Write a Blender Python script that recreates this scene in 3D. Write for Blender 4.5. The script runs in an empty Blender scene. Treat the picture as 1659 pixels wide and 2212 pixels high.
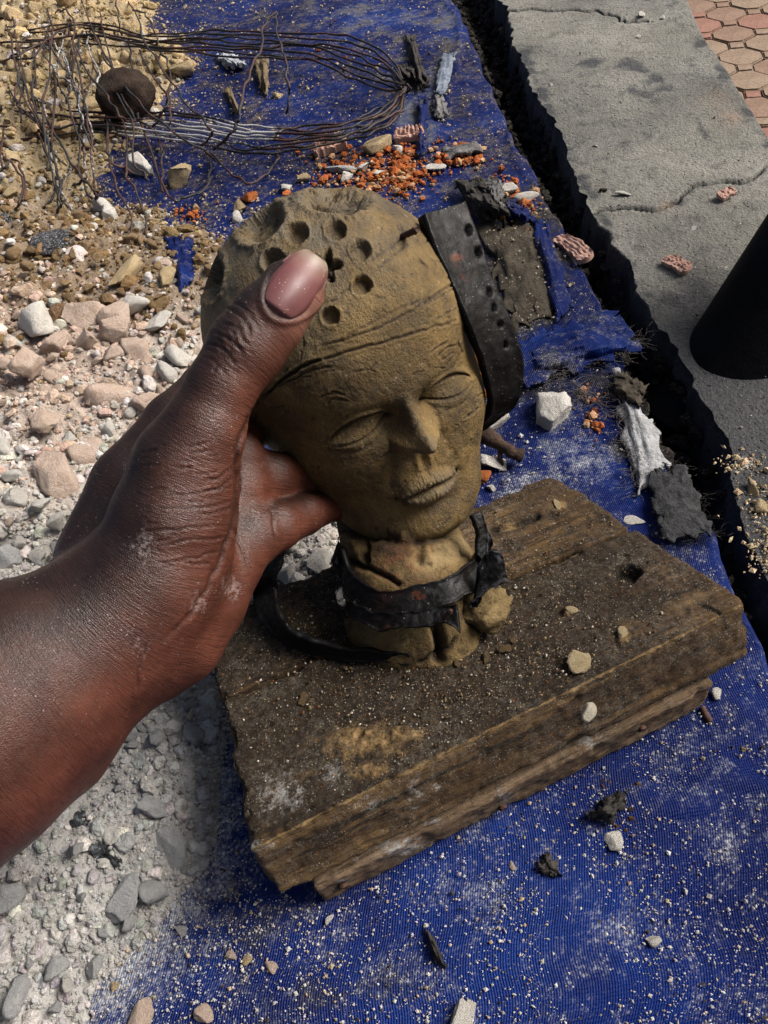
import bpy, bmesh, math, random
import numpy as np

# ---------------------------------------------------------------- camera, world, sun, exposure
sc = bpy.context.scene
COL = sc.collection
H = 0.31                                    # camera height above the tarpaulin (metres)
PITCH, ROLL, FPX = math.radians(50), math.radians(11), 1660.0
CX, CY = 829.5, 1106.0                      # centre of the 1659 x 2212 working frame
Fw = np.array([0, math.cos(PITCH), -math.sin(PITCH)])
_R0 = np.array([1., 0, 0]); _U0 = np.array([0, math.sin(PITCH), math.cos(PITCH)])
Rt = _R0*math.cos(ROLL) - _U0*math.sin(ROLL)
Up = _U0*math.cos(ROLL) + _R0*math.sin(ROLL)
CAM = np.array([0, 0, H])
from mathutils import Matrix, Vector
cd = bpy.data.cameras.new('camera')
cam = bpy.data.objects.new('camera', cd); COL.objects.link(cam)
cd.sensor_fit = 'VERTICAL'; cd.sensor_height = 36; cd.lens = 36*FPX/2212
cd.clip_start = 0.01; cd.clip_end = 200
m = Matrix.Identity(4)
for i in range(3):
    m[i][0] = Rt[i]; m[i][1] = Up[i]; m[i][2] = -Fw[i]; m[i][3] = CAM[i]
cam.matrix_world = m
sc.camera = cam

SUN_DIR = np.array([0.72, 0.10, 0.70]); SUN_DIR /= np.linalg.norm(SUN_DIR)
w = bpy.data.worlds.new('World'); sc.world = w; w.use_nodes = True
nt = w.node_tree
bg = nt.nodes['Background']
sky = nt.nodes.new('ShaderNodeTexSky'); sky.sky_type = 'NISHITA'; sky.sun_disc = False
sky.sun_elevation = math.asin(SUN_DIR[2]); sky.sun_rotation = math.atan2(SUN_DIR[0], SUN_DIR[1])
sky.air_density = 1.0; sky.dust_density = 7.0; sky.ozone_density = 1.0
nt.links.new(sky.outputs[0], bg.inputs[0]); bg.inputs[1].default_value = 0.06
sd = bpy.data.lights.new('sun', 'SUN'); sun = bpy.data.objects.new('sun', sd); COL.objects.link(sun)
sd.energy = 3.3; sd.angle = math.radians(30); sd.color = (1, .975, .93)
sun.rotation_euler = Vector(SUN_DIR).to_track_quat('Z', 'Y').to_euler()
sc.cycles.max_bounces = 5; sc.cycles.diffuse_bounces = 2; sc.cycles.glossy_bounces = 2; sc.cycles.caustics_reflective = False; sc.cycles.caustics_refractive = False
vs = sc.view_settings
vs.view_transform = 'Standard'; vs.look = 'None'; vs.exposure = 0.85; vs.gamma = 1; vs.use_curve_mapping = False

# ---------------------------------------------------------------- geometry helpers
rng = np.random.default_rng(7); random.seed(7)
def ray(x, y):
    x = np.asarray(x, float); y = np.asarray(y, float)
    return Fw + Rt*((x-CX)/FPX)[..., None] + Up*((CY-y)/FPX)[..., None]
def P(x, y, d): return CAM + ray(x, y)*np.asarray(d, float)[..., None]
def G(x, y, z=0.):
    r = ray(x, y); return CAM + r*((z-H)/r[..., 2])[..., None]
def proj(q):
    v = np.asarray(q)-CAM; d = v@Fw
    return CX+FPX*(v@Rt)/d, CY-FPX*(v@Up)/d, d

def _hash(ix, iy, iz, s):
    n = (ix*374761393 + iy*668265263 + iz*1274126177 + s*974634577) & 0xFFFFFFFF
    n = ((n ^ (n >> 13))*1274126177) & 0xFFFFFFFF
    n = ((n ^ (n >> 16))*2246822519) & 0xFFFFFFFF
    return ((n ^ (n >> 15)) & 0xFFFFFF)/float(0xFFFFFF)*2-1
def noise(p, seed=0):
    p = np.asarray(p, float); i = np.floor(p).astype(np.int64); f = p-i; u = f*f*f*(f*(f*6-15)+10)
    r = 0
    for dx in (0, 1):
        wx = u[..., 0] if dx else 1-u[..., 0]
        for dy in (0, 1):
            wy = u[..., 1] if dy else 1-u[..., 1]
            for dz in (0, 1):
                wz = u[..., 2] if dz else 1-u[..., 2]
                r = r + wx*wy*wz*_hash(i[..., 0]+dx, i[..., 1]+dy, i[..., 2]+dz, seed)
    return r
def fbm(p, oct=4, seed=0, gain=.5):
    a, r, t = 1., 0, 0
    for o in range(oct):
        r = r + a*noise(np.asarray(p)*(2.03**o), seed+o*17); t += a; a *= gain
    return r/t
def sstep(a, b, x):
    t = np.clip((x-a)/(b-a), 0, 1); return t*t*(3-2*t)
def gs(x, s): return np.exp(-(x/s)**2)

def mesh_np(name, V, Fc, mat=None, smooth=True, attrs=None):
    """one mesh from numpy verts (n,3) and faces (m,k) or a list of such arrays"""
    if not isinstance(Fc, list): Fc = [Fc]
    me = bpy.data.meshes.new(name)
    V = np.ascontiguousarray(V, np.float32)
    loops = np.concatenate([f.ravel() for f in Fc]).astype(np.int32)
    sizes = np.concatenate([np.full(len(f), f.shape[1]) for f in Fc]).astype(np.int32)
    me.vertices.add(len(V)); me.vertices.foreach_set('co', V.ravel())
    me.loops.add(len(loops)); me.loops.foreach_set('vertex_index', loops)
    me.polygons.add(len(sizes))
    me.polygons.foreach_set('loop_start', np.concatenate([[0], np.cumsum(sizes)[:-1]]).astype(np.int32))
    me.polygons.foreach_set('loop_total', sizes)
    me.polygons.foreach_set('use_smooth', np.full(len(sizes), smooth))
    if attrs:
        for k, a in attrs.items():
            a = np.asarray(a, np.float32)
            if a.ndim == 1:
                at = me.attributes.new(k, 'FLOAT', 'POINT'); at.data.foreach_set('value', a)
            elif a.shape[1] == 3:
                at = me.attributes.new(k, 'FLOAT_VECTOR', 'POINT'); at.data.foreach_set('vector', a.ravel())
    me.update(calc_edges=True); me.validate()
    if mat: me.materials.append(mat)
    return me
def obj(name, me, parent=None, label=None, cat=None, group=None, kind=None):
    o = bpy.data.objects.new(name, me); COL.objects.link(o)
    if parent: o.parent = parent
    if label: o['label'] = label
    if cat: o['category'] = cat
    if group: o['group'] = group
    if kind: o['kind'] = kind
    return o
def empty(name, label, cat, group=None, loc=None):
    o = obj(name, None, None, label, cat, group)
    return o
def vnormals(V, Q):
    n = np.zeros_like(V)
    a, b, c = V[Q[:, 0]], V[Q[:, 1]], V[Q[:, 2]]
    d = V[Q[:, 3]] if Q.shape[1] == 4 else c
    fn = np.cross(c-a, d-b) if Q.shape[1] == 4 else np.cross(b-a, c-a)
    for k in range(Q.shape[1]): np.add.at(n, Q[:, k], fn)
    return n/(np.linalg.norm(n, axis=1, keepdims=True)+1e-12)
def grid_faces(nu, nv, wrap_u=False, off=0):
    i = np.arange(nu if wrap_u else nu-1)[:, None]; j = np.arange(nv-1)[None]
    i2 = (i+1) % nu
    return np.stack([i*nv+j+0*i2, i2*nv+j, i2*nv+j+1, i*nv+j+1], -1).reshape(-1, 4)+off
def polyd(px, py, pts):
    """distance of pixels to a polyline, and the parameter 0..1 along it"""
    pts = np.asarray(pts, float); best = np.full(px.shape, 1e9); par = np.zeros(px.shape); n = len(pts)-1
    for k in range(n):
        a, b = pts[k], pts[k+1]; d = b-a; L = d@d+1e-9
        t = np.clip(((px-a[0])*d[0]+(py-a[1])*d[1])/L, 0, 1)
        q = np.hypot(px-a[0]-t*d[0], py-a[1]-t*d[1]); mk = q < best
        best[mk] = q[mk]; par[mk] = (k+t[mk])/n
    return best, par
def spline(pts, n):
    """Catmull-Rom through pts (k,d) -> (n,d)"""
    pts = np.asarray(pts, float); k = len(pts); q = np.vstack([2*pts[0]-pts[1], pts, 2*pts[-1]-pts[-2]])
    t = np.linspace(0, k-1, n); i = np.minimum(t.astype(int), k-2); f = (t-i)[:, None]
    a, b, c, d = q[i], q[i+1], q[i+2], q[i+3]
    return .5*((2*b)+(c-a)*f+(2*a-5*b+4*c-d)*f**2+(-a+3*b-3*c+d)*f**3)
def inpoly(x, y, poly):
    r = np.zeros(np.shape(x), bool); n = len(poly)
    for i in range(n):
        x1, y1 = poly[i]; x2, y2 = poly[(i+1) % n]
        c = ((y1 > y) != (y2 > y)) & (x < (x2-x1)*(y-y1)/(y2-y1+1e-12)+x1); r ^= c
    return r

def surface_nets(S, lo, h):
    """S: signed distances on a grid (negative inside) -> verts, quads"""
    ins = S < 0; nx, ny, nz = S.shape
    c = np.zeros((nx-1, ny-1, nz-1), np.int8)
    for a in (0, 1):
        for b in (0, 1):
            for d in (0, 1): c += ins[a:nx-1+a, b:ny-1+b, d:nz-1+d]
    act = (c > 0) & (c < 8); idx = np.full(act.shape, -1, np.int64); I = np.argwhere(act); idx[act] = np.arange(len(I))
    acc = np.zeros((len(I), 3)); cnt = np.zeros(len(I))
    for ax in range(3):
        for b in (0, 1):
            for d in (0, 1):
                o0 = [0, 0, 0]; oth = [k for k in range(3) if k != ax]; o0[oth[0]] = b; o0[oth[1]] = d; o1 = list(o0); o1[ax] = 1
                s0 = S[I[:, 0]+o0[0], I[:, 1]+o0[1], I[:, 2]+o0[2]]; s1 = S[I[:, 0]+o1[0], I[:, 1]+o1[1], I[:, 2]+o1[2]]
                mk = (s0 < 0) != (s1 < 0); t = np.where(mk, s0/(s0-s1+1e-20), 0)
                v = np.tile(np.array(o0, float), (len(I), 1)); v[:, ax] = t
                acc[mk] += v[mk]; cnt[mk] += 1
    V = lo+(I+acc/cnt[:, None])*h; Q = []
    for ax in range(3):
        sl0 = [slice(None)]*3; sl1 = [slice(None)]*3; sl0[ax] = slice(0, -1); sl1[ax] = slice(1, None)
        A, B = ins[tuple(sl0)], ins[tuple(sl1)]; E = np.argwhere(A != B)
        o1, o2 = [(1, 2), (2, 0), (0, 1)][ax]
        E = E[(E[:, o1] > 0) & (E[:, o2] > 0) & (E[:, o1] < S.shape[o1]-1) & (E[:, o2] < S.shape[o2]-1)]
        q = []
        for (a, b) in ((-1, -1), (0, -1), (0, 0), (-1, 0)):
            e = E.copy(); e[:, o1] += a; e[:, o2] += b; q.append(idx[e[:, 0], e[:, 1], e[:, 2]])
        q = np.stack(q, 1); fl = ~ins[E[:, 0], E[:, 1], E[:, 2]]
        q[fl] = q[fl][:, ::-1]; Q.append(q)
    return V, np.concatenate(Q)
def qsub(V, Q, n=1):
    """linear-ish subdivision of an all-quad mesh (Catmull-Clark) through Blender's modifier"""
    me = mesh_np('tmp', V, Q); o = bpy.data.objects.new('tmp', me); COL.objects.link(o)
    md = o.modifiers.new('s', 'SUBSURF'); md.levels = n; md.render_levels = n
    dg = bpy.context.evaluated_depsgraph_get(); e = o.evaluated_get(dg); em = e.to_mesh()
    V2 = np.empty(len(em.vertices)*3, np.float32); em.vertices.foreach_get('co', V2)
    L = np.empty(len(em.loops), np.int32); em.loops.foreach_get('vertex_index', L)
    V2 = V2.reshape(-1, 3).astype(float); Q2 = L.reshape(-1, 4).astype(np.int64)
    e.to_mesh_clear(); bpy.data.objects.remove(o); bpy.data.meshes.remove(me)
    return V2, Q2

# ---------------------------------------------------------------- material helper
class Mat:
    def __init__(s, name, rough=.7, spec=.3):
        s.m = bpy.data.materials.new(name); s.m.use_nodes = True; s.t = s.m.node_tree
        s.b = s.t.nodes['Principled BSDF']; s.b.inputs['Roughness'].default_value = rough
        s.b.inputs['Specular IOR Level'].default_value = spec
        s.n = s.t.nodes; s.co = None
    def new(s, k): return s.n.new(k)
    def link(s, a, b): s.t.links.new(a, b)
    def coord(s, attr=None):
        if attr:
            a = s.new('ShaderNodeAttribute'); a.attribute_name = attr; return a.outputs['Vector']
        if s.co is None: s.co = s.new('ShaderNodeTexCoord').outputs['Object']
        return s.co
    def attr(s, name):
        a = s.new('ShaderNodeAttribute'); a.attribute_name = name; return a.outputs['Fac']
    def acol(s, name):
        a = s.new('ShaderNodeAttribute'); a.attribute_name = name; return a.outputs['Color']
    def mapped(s, scale, attr=None, rot=(0, 0, 0)):
        m = s.new('ShaderNodeMapping'); m.inputs['Scale'].default_value = scale; m.inputs['Rotation'].default_value = rot
        s.link(s.coord(attr), m.inputs[0]); return m.outputs[0]
    def noise(s, scale, detail=4, rough=.6, vec=None, dist=0):
        n = s.new('ShaderNodeTexNoise'); n.inputs['Scale'].default_value = scale; n.inputs['Detail'].default_value = detail
        n.inputs['Roughness'].default_value = rough; n.inputs['Distortion'].default_value = dist
        s.link(vec if vec is not None else s.coord(), n.inputs['Vector']); return n.outputs['Fac']
    def voro(s, scale, vec=None, feat='F1', out='Distance', rand=1):
        n = s.new('ShaderNodeTexVoronoi'); n.feature = feat; n.inputs['Scale'].default_value = scale
        n.inputs['Randomness'].default_value = rand
        s.link(vec if vec is not None else s.coord(), n.inputs['Vector']); return n.outputs[out]
    def wave(s, scale, vec=None, dist=0, dscale=1, dirn='X', prof='SIN'):
        n = s.new('ShaderNodeTexWave'); n.inputs['Scale'].default_value = scale; n.inputs['Distortion'].default_value = dist
        n.inputs['Detail Scale'].default_value = dscale; n.bands_direction = dirn; n.wave_profile = prof
        s.link(vec if vec is not None else s.coord(), n.inputs['Vector']); return n.outputs['Fac']
    def ramp(s, f, stops):
        r = s.new('ShaderNodeValToRGB'); e = r.color_ramp.elements
        while len(e) < len(stops): e.new(.5)
        for k, (p, c) in enumerate(stops):
            e[k].position = p
            if not hasattr(c, '__len__'): c = (c, c, c)
            e[k].color = (*c[:3], 1)
        s.link(f, r.inputs[0]); return r.outputs[0]
    def math(s, op, a, b=0., c=None):
        n = s.new('ShaderNodeMath'); n.operation = op
        for k, v in enumerate((a, b, c)):
            if v is None: continue
            if isinstance(v, (int, float)): n.inputs[k].default_value = v
            else: s.link(v, n.inputs[k])
        return n.outputs[0]
    def mix(s, f, a, b, mode='MIX'):
        n = s.new('ShaderNodeMix'); n.data_type = 'RGBA'; n.blend_type = mode
        for k, v in ((0, f), (6, a), (7, b)):
            if isinstance(v, (int, float)): n.inputs[k].default_value = v
            elif isinstance(v, tuple): n.inputs[k].default_value = (*v[:3], 1)
            else: s.link(v, n.inputs[k])
        return n.outputs[2]
    def color(s, c):
        if isinstance(c, tuple): s.b.inputs['Base Color'].default_value = (*c[:3], 1)
        else: s.link(c, s.b.inputs['Base Color'])
    def rough(s, v):
        s.link(v, s.b.inputs['Roughness'])
    def bump(s, hgt, strength=.5, dist=.001):
        n = s.new('ShaderNodeBump'); n.inputs['Strength'].default_value = strength; n.inputs['Distance'].default_value = dist
        s.link(hgt, n.inputs['Height'])
        if getattr(s, 'lastb', None): s.link(s.lastb, n.inputs['Normal'])
        s.lastb = n.outputs[0]; s.link(n.outputs[0], s.b.inputs['Normal'])
# ---------------------------------------------------------------- clay head
HS = 0.1085                                  # head unit in metres
HPOS = np.array([0.004, 0.2350, 0.1180])
def _axes(lean, yaw, side):
    Y = np.array([side, lean, 1.]); Y /= np.linalg.norm(Y)
    Z = np.array([math.sin(yaw), -math.cos(yaw), 0]); Z -= Y*(Y@Z); Z /= np.linalg.norm(Z)
    return np.stack([np.cross(Y, Z), Y, Z], 1)
HA = _axes(.25, math.radians(17), -.09)
def head_mat():
    M = Mat('clay_olive', .62, .35)
    n1 = M.noise(28, 6, .65); n2 = M.noise(130, 5, .7); n3 = M.noise(900, 4, .7)
    c = M.ramp(n1, [(.28, (.044, .028, .010)), (.43, (.108, .066, .020)), (.58, (.182, .114, .035)), (.76, (.255, .168, .058))])
    grime = M.ramp(M.noise(75, 7, .72), [(.38, 1), (.54, 0)])
    c = M.mix(M.math('MULTIPLY', grime, .62), c, (.040, .028, .014))
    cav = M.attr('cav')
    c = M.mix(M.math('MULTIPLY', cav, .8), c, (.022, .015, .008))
    grey = M.attr('grey'); gm = M.math('MULTIPLY', grey, M.ramp(M.noise(60, 5, .7), [(.35, 0), (.6, 1)]))
    c = M.mix(gm, c, (.115, .098, .072))
    sp = M.ramp(M.noise(420, 3, .6), [(.66, 0), (.74, 1)]); c = M.mix(M.math('MULTIPLY', sp, .5), c, (.42, .36, .25))
    dk = M.ramp(M.noise(300, 4, .7), [(.30, 1), (.40, 0)]); c = M.mix(M.math('MULTIPLY', dk, .75), c, (.02, .013, .007))
    M.color(c)
    M.rough(M.ramp(n2, [(.3, .42), (.7, .75)]))
    fib = M.noise(420, 5, .75, M.mapped((1, .35, 1), rot=(.3, .5, .6)))
    M.bump(M.math('ADD', M.math('MULTIPLY', n2, .22), M.math('ADD', M.math('MULTIPLY', fib, .60), M.math('MULTIPLY', n3, .40))), 1.0, .0020)
    return M.m
CLAY = head_mat()
def ell(p, c, r):
    q = (p-np.array(c))/np.array(r); k0 = np.linalg.norm(q, axis=-1); k1 = np.linalg.norm(q/np.array(r), axis=-1)
    return k0*(k0-1)/(k1+1e-9)
def smin(a, b, k):
    h = np.clip(.5+.5*(b-a)/k, 0, 1); return b*(1-h)+a*h-k*h*(1-h)
def head_sdf(p):
    d = ell(p, (-.038, .120, -.125), (.470, .472, .51))
    d = smin(d, ell(p, (0, -.22, .02), (.375, .385, .345)), .12)
    d = smin(d, ell(p, (0.005, -.490, .135), (.262, .170, .235)), .10)
    for s in (-1, 1): d = smin(d, ell(p, (s*.17, -.14, .16), (.14, .14, .14)), .10)
    return d
NU, NV = 560, 330
def build_head():
    th = np.linspace(0, 2*np.pi, NU, endpoint=False)
    # denser towards the face (theta = 0 is the front)
    th = th-.45*np.sin(th)
    v = np.linspace(0, 1, NV); ph = np.pi*(v+.035*np.sin(2*np.pi*v)); ph = np.clip(ph, 1e-3, np.pi-1e-3)
    T, PH = np.meshgrid(th, ph, indexing='ij')
    D = np.stack([np.sin(T)*np.sin(PH), np.cos(PH), np.cos(T)*np.sin(PH)], -1).reshape(-1, 3)
    c0 = np.array([0, -.03, .0]); lo = np.full(len(D), .05); hi = np.full(len(D), .9)
    for _ in range(26):
        mid = (lo+hi)/2; ins = head_sdf(c0+D*mid[:, None]) < 0
        lo = np.where(ins, mid, lo); hi = np.where(ins, hi, mid)
    V = c0+D*lo[:, None]
    Q = grid_faces(NU, NV, True)[:, ::-1]
    X, Y, Z = V.T; fr = sstep(-.02, .12, Z)
    dz = np.zeros(len(V)); cav = np.zeros(len(V)); grey = np.zeros(len(V))
    # forehead a little flat, brow ridge, sockets
    ax = np.abs(X)
    by = .048-.10*(ax-.12)**2/.03*.4
    dz += .005*gs(Y-by, .035)*gs(ax-.15, .11)
    dz -= .036*np.exp(-((ax-.135)/.105)**2-((Y+.020)/.055)**2)
    dz -= .030*np.exp(-((ax-.075)/.04)**2-((Y+.035)/.05)**2)
    # eyes: closed lids as almond bulges with upper crease and lid line
    for s in (-1, 1):
        ex = (X*s-.168)/.106; cyl = -.046-.018*(X*s-.17)/.1
        yy = Y-cyl
        inside = np.clip(1-ex**2, 0, 1)
        up = .050*np.sqrt(inside)+.004; dn = .050*np.sqrt(inside)+.004
        e2 = np.where(yy > 0, yy/(up+1e-4), yy/(dn+1e-4))
        bul = np.exp(-1.3*ex**2-1.0*np.clip(e2, -3, 3)**2)
        dz += .022*bul*fr
        crease = gs(yy-(.047*inside**.6+.002)+.0, .0050)*sstep(0, .25, inside)
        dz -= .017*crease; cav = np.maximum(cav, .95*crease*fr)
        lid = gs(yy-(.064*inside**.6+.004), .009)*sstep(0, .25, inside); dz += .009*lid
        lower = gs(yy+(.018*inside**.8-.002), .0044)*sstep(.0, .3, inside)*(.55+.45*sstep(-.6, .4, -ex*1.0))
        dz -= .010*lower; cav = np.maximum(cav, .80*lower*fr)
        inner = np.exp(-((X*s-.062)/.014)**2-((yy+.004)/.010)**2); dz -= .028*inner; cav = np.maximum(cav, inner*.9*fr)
        bag = gs(yy+.050*inside**.6, .010)*sstep(0, .3, inside); dz -= .004*bag
    # nose
    t = np.clip((.020-Y)/.125, 0, 1.0)                  # 0 at the bridge, 1 at the tip
    wd = .018+.018*t+.018*t**3; hh = .014+.096*t**1.15
    body = np.exp(-np.abs(X/wd)**2.3)
    under = 1-sstep(-.122, -.152, Y)                    # underside drops back to the lip
    start = 1-sstep(.0, .06, Y)
    nose = hh*body*under*start
    tip = .040*np.exp(-(X/.040)**2-((Y+.094)/.034)**2)
    dz += nose+tip*under
    for s in (-1, 1):
        al = np.exp(-((X*s-.060)/.024)**2-((Y+.118)/.026)**2); dz += .032*al*(1-sstep(-.136, -.160, Y))
        ag = np.exp(-((X*s-.090)/.011)**2-((Y+.116)/.035)**2); dz -= .010*ag
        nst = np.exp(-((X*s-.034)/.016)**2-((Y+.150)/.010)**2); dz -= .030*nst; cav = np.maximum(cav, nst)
        nl = gs(X*s-(.092+.22*np.clip(-.14-Y, 0, .2)), .018)*sstep(-.13, -.17, Y)*(1-sstep(-.28, -.32, Y)); dz -= .007*nl
    # mouth: two lips with a crisp vermilion border
    xm = X-.004; aw = np.abs(xm)
    my = -.322-.012*(xm/.1)**2+.007*gs(xm, .02)-.10*np.clip(aw-.09, 0, .1)
    mx = np.clip(1-(aw/.120)**2, 0, 1); mx2 = np.clip(1-(aw/.106)**2, 0, 1)
    ub = .060*mx**.75*(1-.20*gs(xm, .016))+.003; lb = .074*mx2**.65+.003
    uq = (Y-my)/ub; lq = (my-Y)/lb
    ul = np.where((uq > 0), np.clip(np.sin(np.pi*np.clip(uq, 0, 1)**.75), 0, 1)**.8, 0)*mx**.35*sstep(0, .2, mx)
    ll = np.where((lq > 0), np.clip(np.sin(np.pi*np.clip(lq, 0, 1)**.80), 0, 1)**.75, 0)*mx2**.35*sstep(0, .2, mx2)
    dz += .037*ul+.047*ll
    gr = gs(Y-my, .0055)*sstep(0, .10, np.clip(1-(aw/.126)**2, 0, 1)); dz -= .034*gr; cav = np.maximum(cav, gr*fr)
    dz += .014*np.exp(-(X/.14)**2-((Y+.32)/.10)**2)
    phil = gs(xm, .013)*np.exp(-((Y+.215)/.034)**2); dz -= .011*phil
    for s_ in (-1, 1): dz += .006*gs(xm*s_-.024, .010)*np.exp(-((Y+.215)/.034)**2)
    for s_ in (-1, 1):
        cr = np.exp(-((xm*s_-.126)/.018)**2-((Y-my)/.020)**2); dz -= .008*cr; cav = np.maximum(cav, .25*cr*fr)
    dz -= .016*np.exp(-(X/.10)**2-((Y+.420)/.020)**2)
    dz += .024*np.exp(-(X/.12)**2-((Y+.520)/.060)**2)
    # vertical lip creases
    lm = np.clip(ul+ll, 0, 1)*sstep(.15, .5, ul+ll)
    lc = np.abs(np.sin(X*210+3*fbm(V*40, 2, 3))); dz -= .0035*lm*(1-lc)**2; cav = np.maximum(cav, .35*lm*(1-lc)**3)
    grey = np.maximum(grey, .6*np.clip(lm, 0, 1)); grey = np.maximum(grey, np.clip(nose*8, 0, 1)*sstep(.04, -.06, Y)*.95)
    V = V+np.stack([np.zeros(len(V)), -.15*dz*fr*0, dz*fr], 1)
    # into the world
    N = vnormals(V, Q); W = HPOS+(V*HS)@HA.T; N = N@HA.T
    lump = .0008*fbm(V*5, 3, 11)+.00022*fbm(V*22, 3, 5)+.00012*fbm(V*70, 2, 6)
    W = W+N*lump[:, None]
    x, y, d = proj(W); face = np.einsum('ij,ij->i', N, CAM-W) > 0
    # finger-pressed dimples and round holes
    def dimple(px, py, ra, rb, rot, dep, flat=.6, rough=0.):
        nonlocal W, cav
        c, s = math.cos(math.radians(rot)), math.sin(math.radians(rot))
        u = ((x-px)*c+(y-py)*s)/ra; v2 = (-(x-px)*s+(y-py)*c)/rb
        q = np.hypot(u, v2)*(1+.10*noise(W*260, int(px))+.09*noise(W*900, int(py))); k = (1-sstep(flat, 1.08, q))*face
        rim = gs(q-1.12, .14)*face
        ex = fbm(np.stack([u*2, v2*9, 0*u], 1), 3, int(px)) if rough else 0
        W = W-N*((.68*dep*k-.10*dep*rim)*(1+rough*ex))[:, None]
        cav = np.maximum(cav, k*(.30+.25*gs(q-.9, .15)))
    dimple(725, 434, 74, 30, 3, .0085, .5, .5)
    dimple(566, 482, 56, 38, -38, .0085, .55, .2)
    dimple(460, 600, 24, 54, 8, .0075, .4, .4)
    for (px, py, r, dp) in ((641, 505, 24, .0050), (724, 497, 23, .0048), (779, 541, 24, .0046), (782, 616, 22, .0040), (713, 682, 21, .0036), (593, 566, 26, .0060), (556, 640, 22, .005)):
        dimple(px, py, r, r*.98, 0, dp, .72)
    # star-shaped gouge beside the thumb
    ang = np.arctan2(y-574, x-703); rr = np.hypot(x-703, y-574)
    st = rr/(30+9*np.cos(5*ang+.6)); k = (1-sstep(.75, 1.05, st))*face
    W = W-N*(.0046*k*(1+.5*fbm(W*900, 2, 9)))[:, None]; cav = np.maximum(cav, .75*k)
    # incised scratches (pixel polylines dropped on the surface)
    SC = [([(556, 872), (620, 812), (700, 775), (800, 748), (905, 716), (985, 694)], 2.6, .0008),
          ([(562, 860), (640, 800), (690, 778)], 3.0, .0012), ([(575, 850), (660, 806), (720, 790)], 2.2, .0007),
          ([(690, 748), (800, 715), (890, 672), (950, 630), (992, 604)], 2.4, .0008),
          ([(745, 728), (850, 674), (930, 640)], 2.0, .0005), ([(905, 660), (960, 636), (985, 618)], 2.2, .0006),
          ([(798, 566), (840, 535), (880, 505)], 2.6, .0009), ([(806, 590), (860, 545), (880, 530)], 2.2, .0007),
          ([(760, 620), (730, 640), (715, 655)], 2.2, .0007), ([(858, 488), (872, 505)], 3, .001), ([(862, 480), (878, 512)], 2.2, .0007),
          ([(930, 765), (950, 748), (968, 738)], 2, .0006), ([(945, 770), (965, 752), (985, 745)], 2, .0006), ([(955, 778), (980, 760)], 2, .0005),
          ([(690, 860), (720, 850), (745, 856)], 2, .0006), ([(705, 872), (725, 862), (752, 868)], 2, .0006), ([(715, 846), (735, 850)], 2, .0005),
          ([(1000, 905), (1020, 893), (1035, 880)], 2.2, .0008), ([(900, 530), (930, 520), (950, 540)], 2, .0005), ([(905, 560), (925, 580)], 2, .0005),
          ([(820, 992), (845, 975)], 2, .0005), ([(760, 805), (790, 800), (815, 806)], 1.8, .0004), ([(650, 780), (655, 740), (648, 710)], 1.8, .0004),
          ([(860, 690), (880, 660)], 2, .0004), ([(940, 690), (985, 668)], 2, .0005), ([(990, 740), (1000, 765)], 2.4, .0006), ([(1005, 700), (1016, 720)], 2.4, .0006)]
    rs = random.Random(4)
    for _ in range(70):
        a = rs.uniform(-1.2, .3); L = rs.uniform(10, 38); px, py = rs.uniform(520, 1030), rs.uniform(430, 1120)
        SC.append(([(px, py), (px+L*.5*math.cos(a)+rs.uniform(-3, 3), py+L*.5*math.sin(a)+rs.uniform(-3, 3)), (px+L*math.cos(a), py+L*math.sin(a))], rs.uniform(1.3, 2.0), rs.uniform(.0002, .0005)))
    for pts, wpx, dep in SC:
        pts = spline(pts, 12) if len(pts) > 2 else np.array(pts)
        mk = np.where(face & (x > pts[:, 0].min()-12) & (x < pts[:, 0].max()+12) & (y > pts[:, 1].min()-12) & (y < pts[:, 1].max()+12))[0]
        if not len(mk): continue
        dd, tt = polyd(x[mk]+2.5*noise(W[mk]*500, 3), y[mk]+2.5*noise(W[mk]*500, 5), pts)
        k = gs(dd, wpx)*np.clip(np.minimum(tt, 1-tt)*8+.2, 0, 1)
        rimk = gs(dd-wpx*2, wpx*.8)
        W[mk] -= N[mk]*(dep*k-.25*dep*rimk)[:, None]; cav[mk] = np.maximum(cav[mk], k*min(1, dep/.0008))
    grey = np.maximum(grey, .9*sstep(.1, .55, (W-HPOS)@HA[:, 1]/HS+.25*((W-HPOS)@HA[:, 0]/HS)*-1-.12))
    return W, Q, cav, grey
HW, HQ, HCAV, HGREY = build_head()
clay_head = empty('clay_bust', 'olive brown clay head with closed eyes and dimpled crown, held by the hand', 'sculpture')
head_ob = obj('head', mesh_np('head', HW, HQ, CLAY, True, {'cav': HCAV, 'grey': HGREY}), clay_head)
# ---------------------------------------------------------------- wooden stand (tilted: its front edge rests on a batten)
K = .805
_e = np.array([.964, .265]); _n = np.array([-.265, .964]); _p0 = np.array([.159, .176])*K
BZ0, BSL = .054, .17
def board_z(x, y): return BZ0-BSL*((np.asarray(x)-_p0[0])*_n[0]+(np.asarray(y)-_p0[1])*_n[1])
def B(x, y, up=0.):
    """pixel -> point on the stand's top plane (raised by up)"""
    r = ray(x, y); n = np.array([BSL*_n[0], BSL*_n[1], 1.]); p0 = np.array([_p0[0], _p0[1], BZ0+up])
    return CAM + r*(((p0-CAM)@n)/(r@n))[..., None]
BN = np.array([BSL*_n[0], BSL*_n[1], 1.]); BN /= np.linalg.norm(BN)

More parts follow.
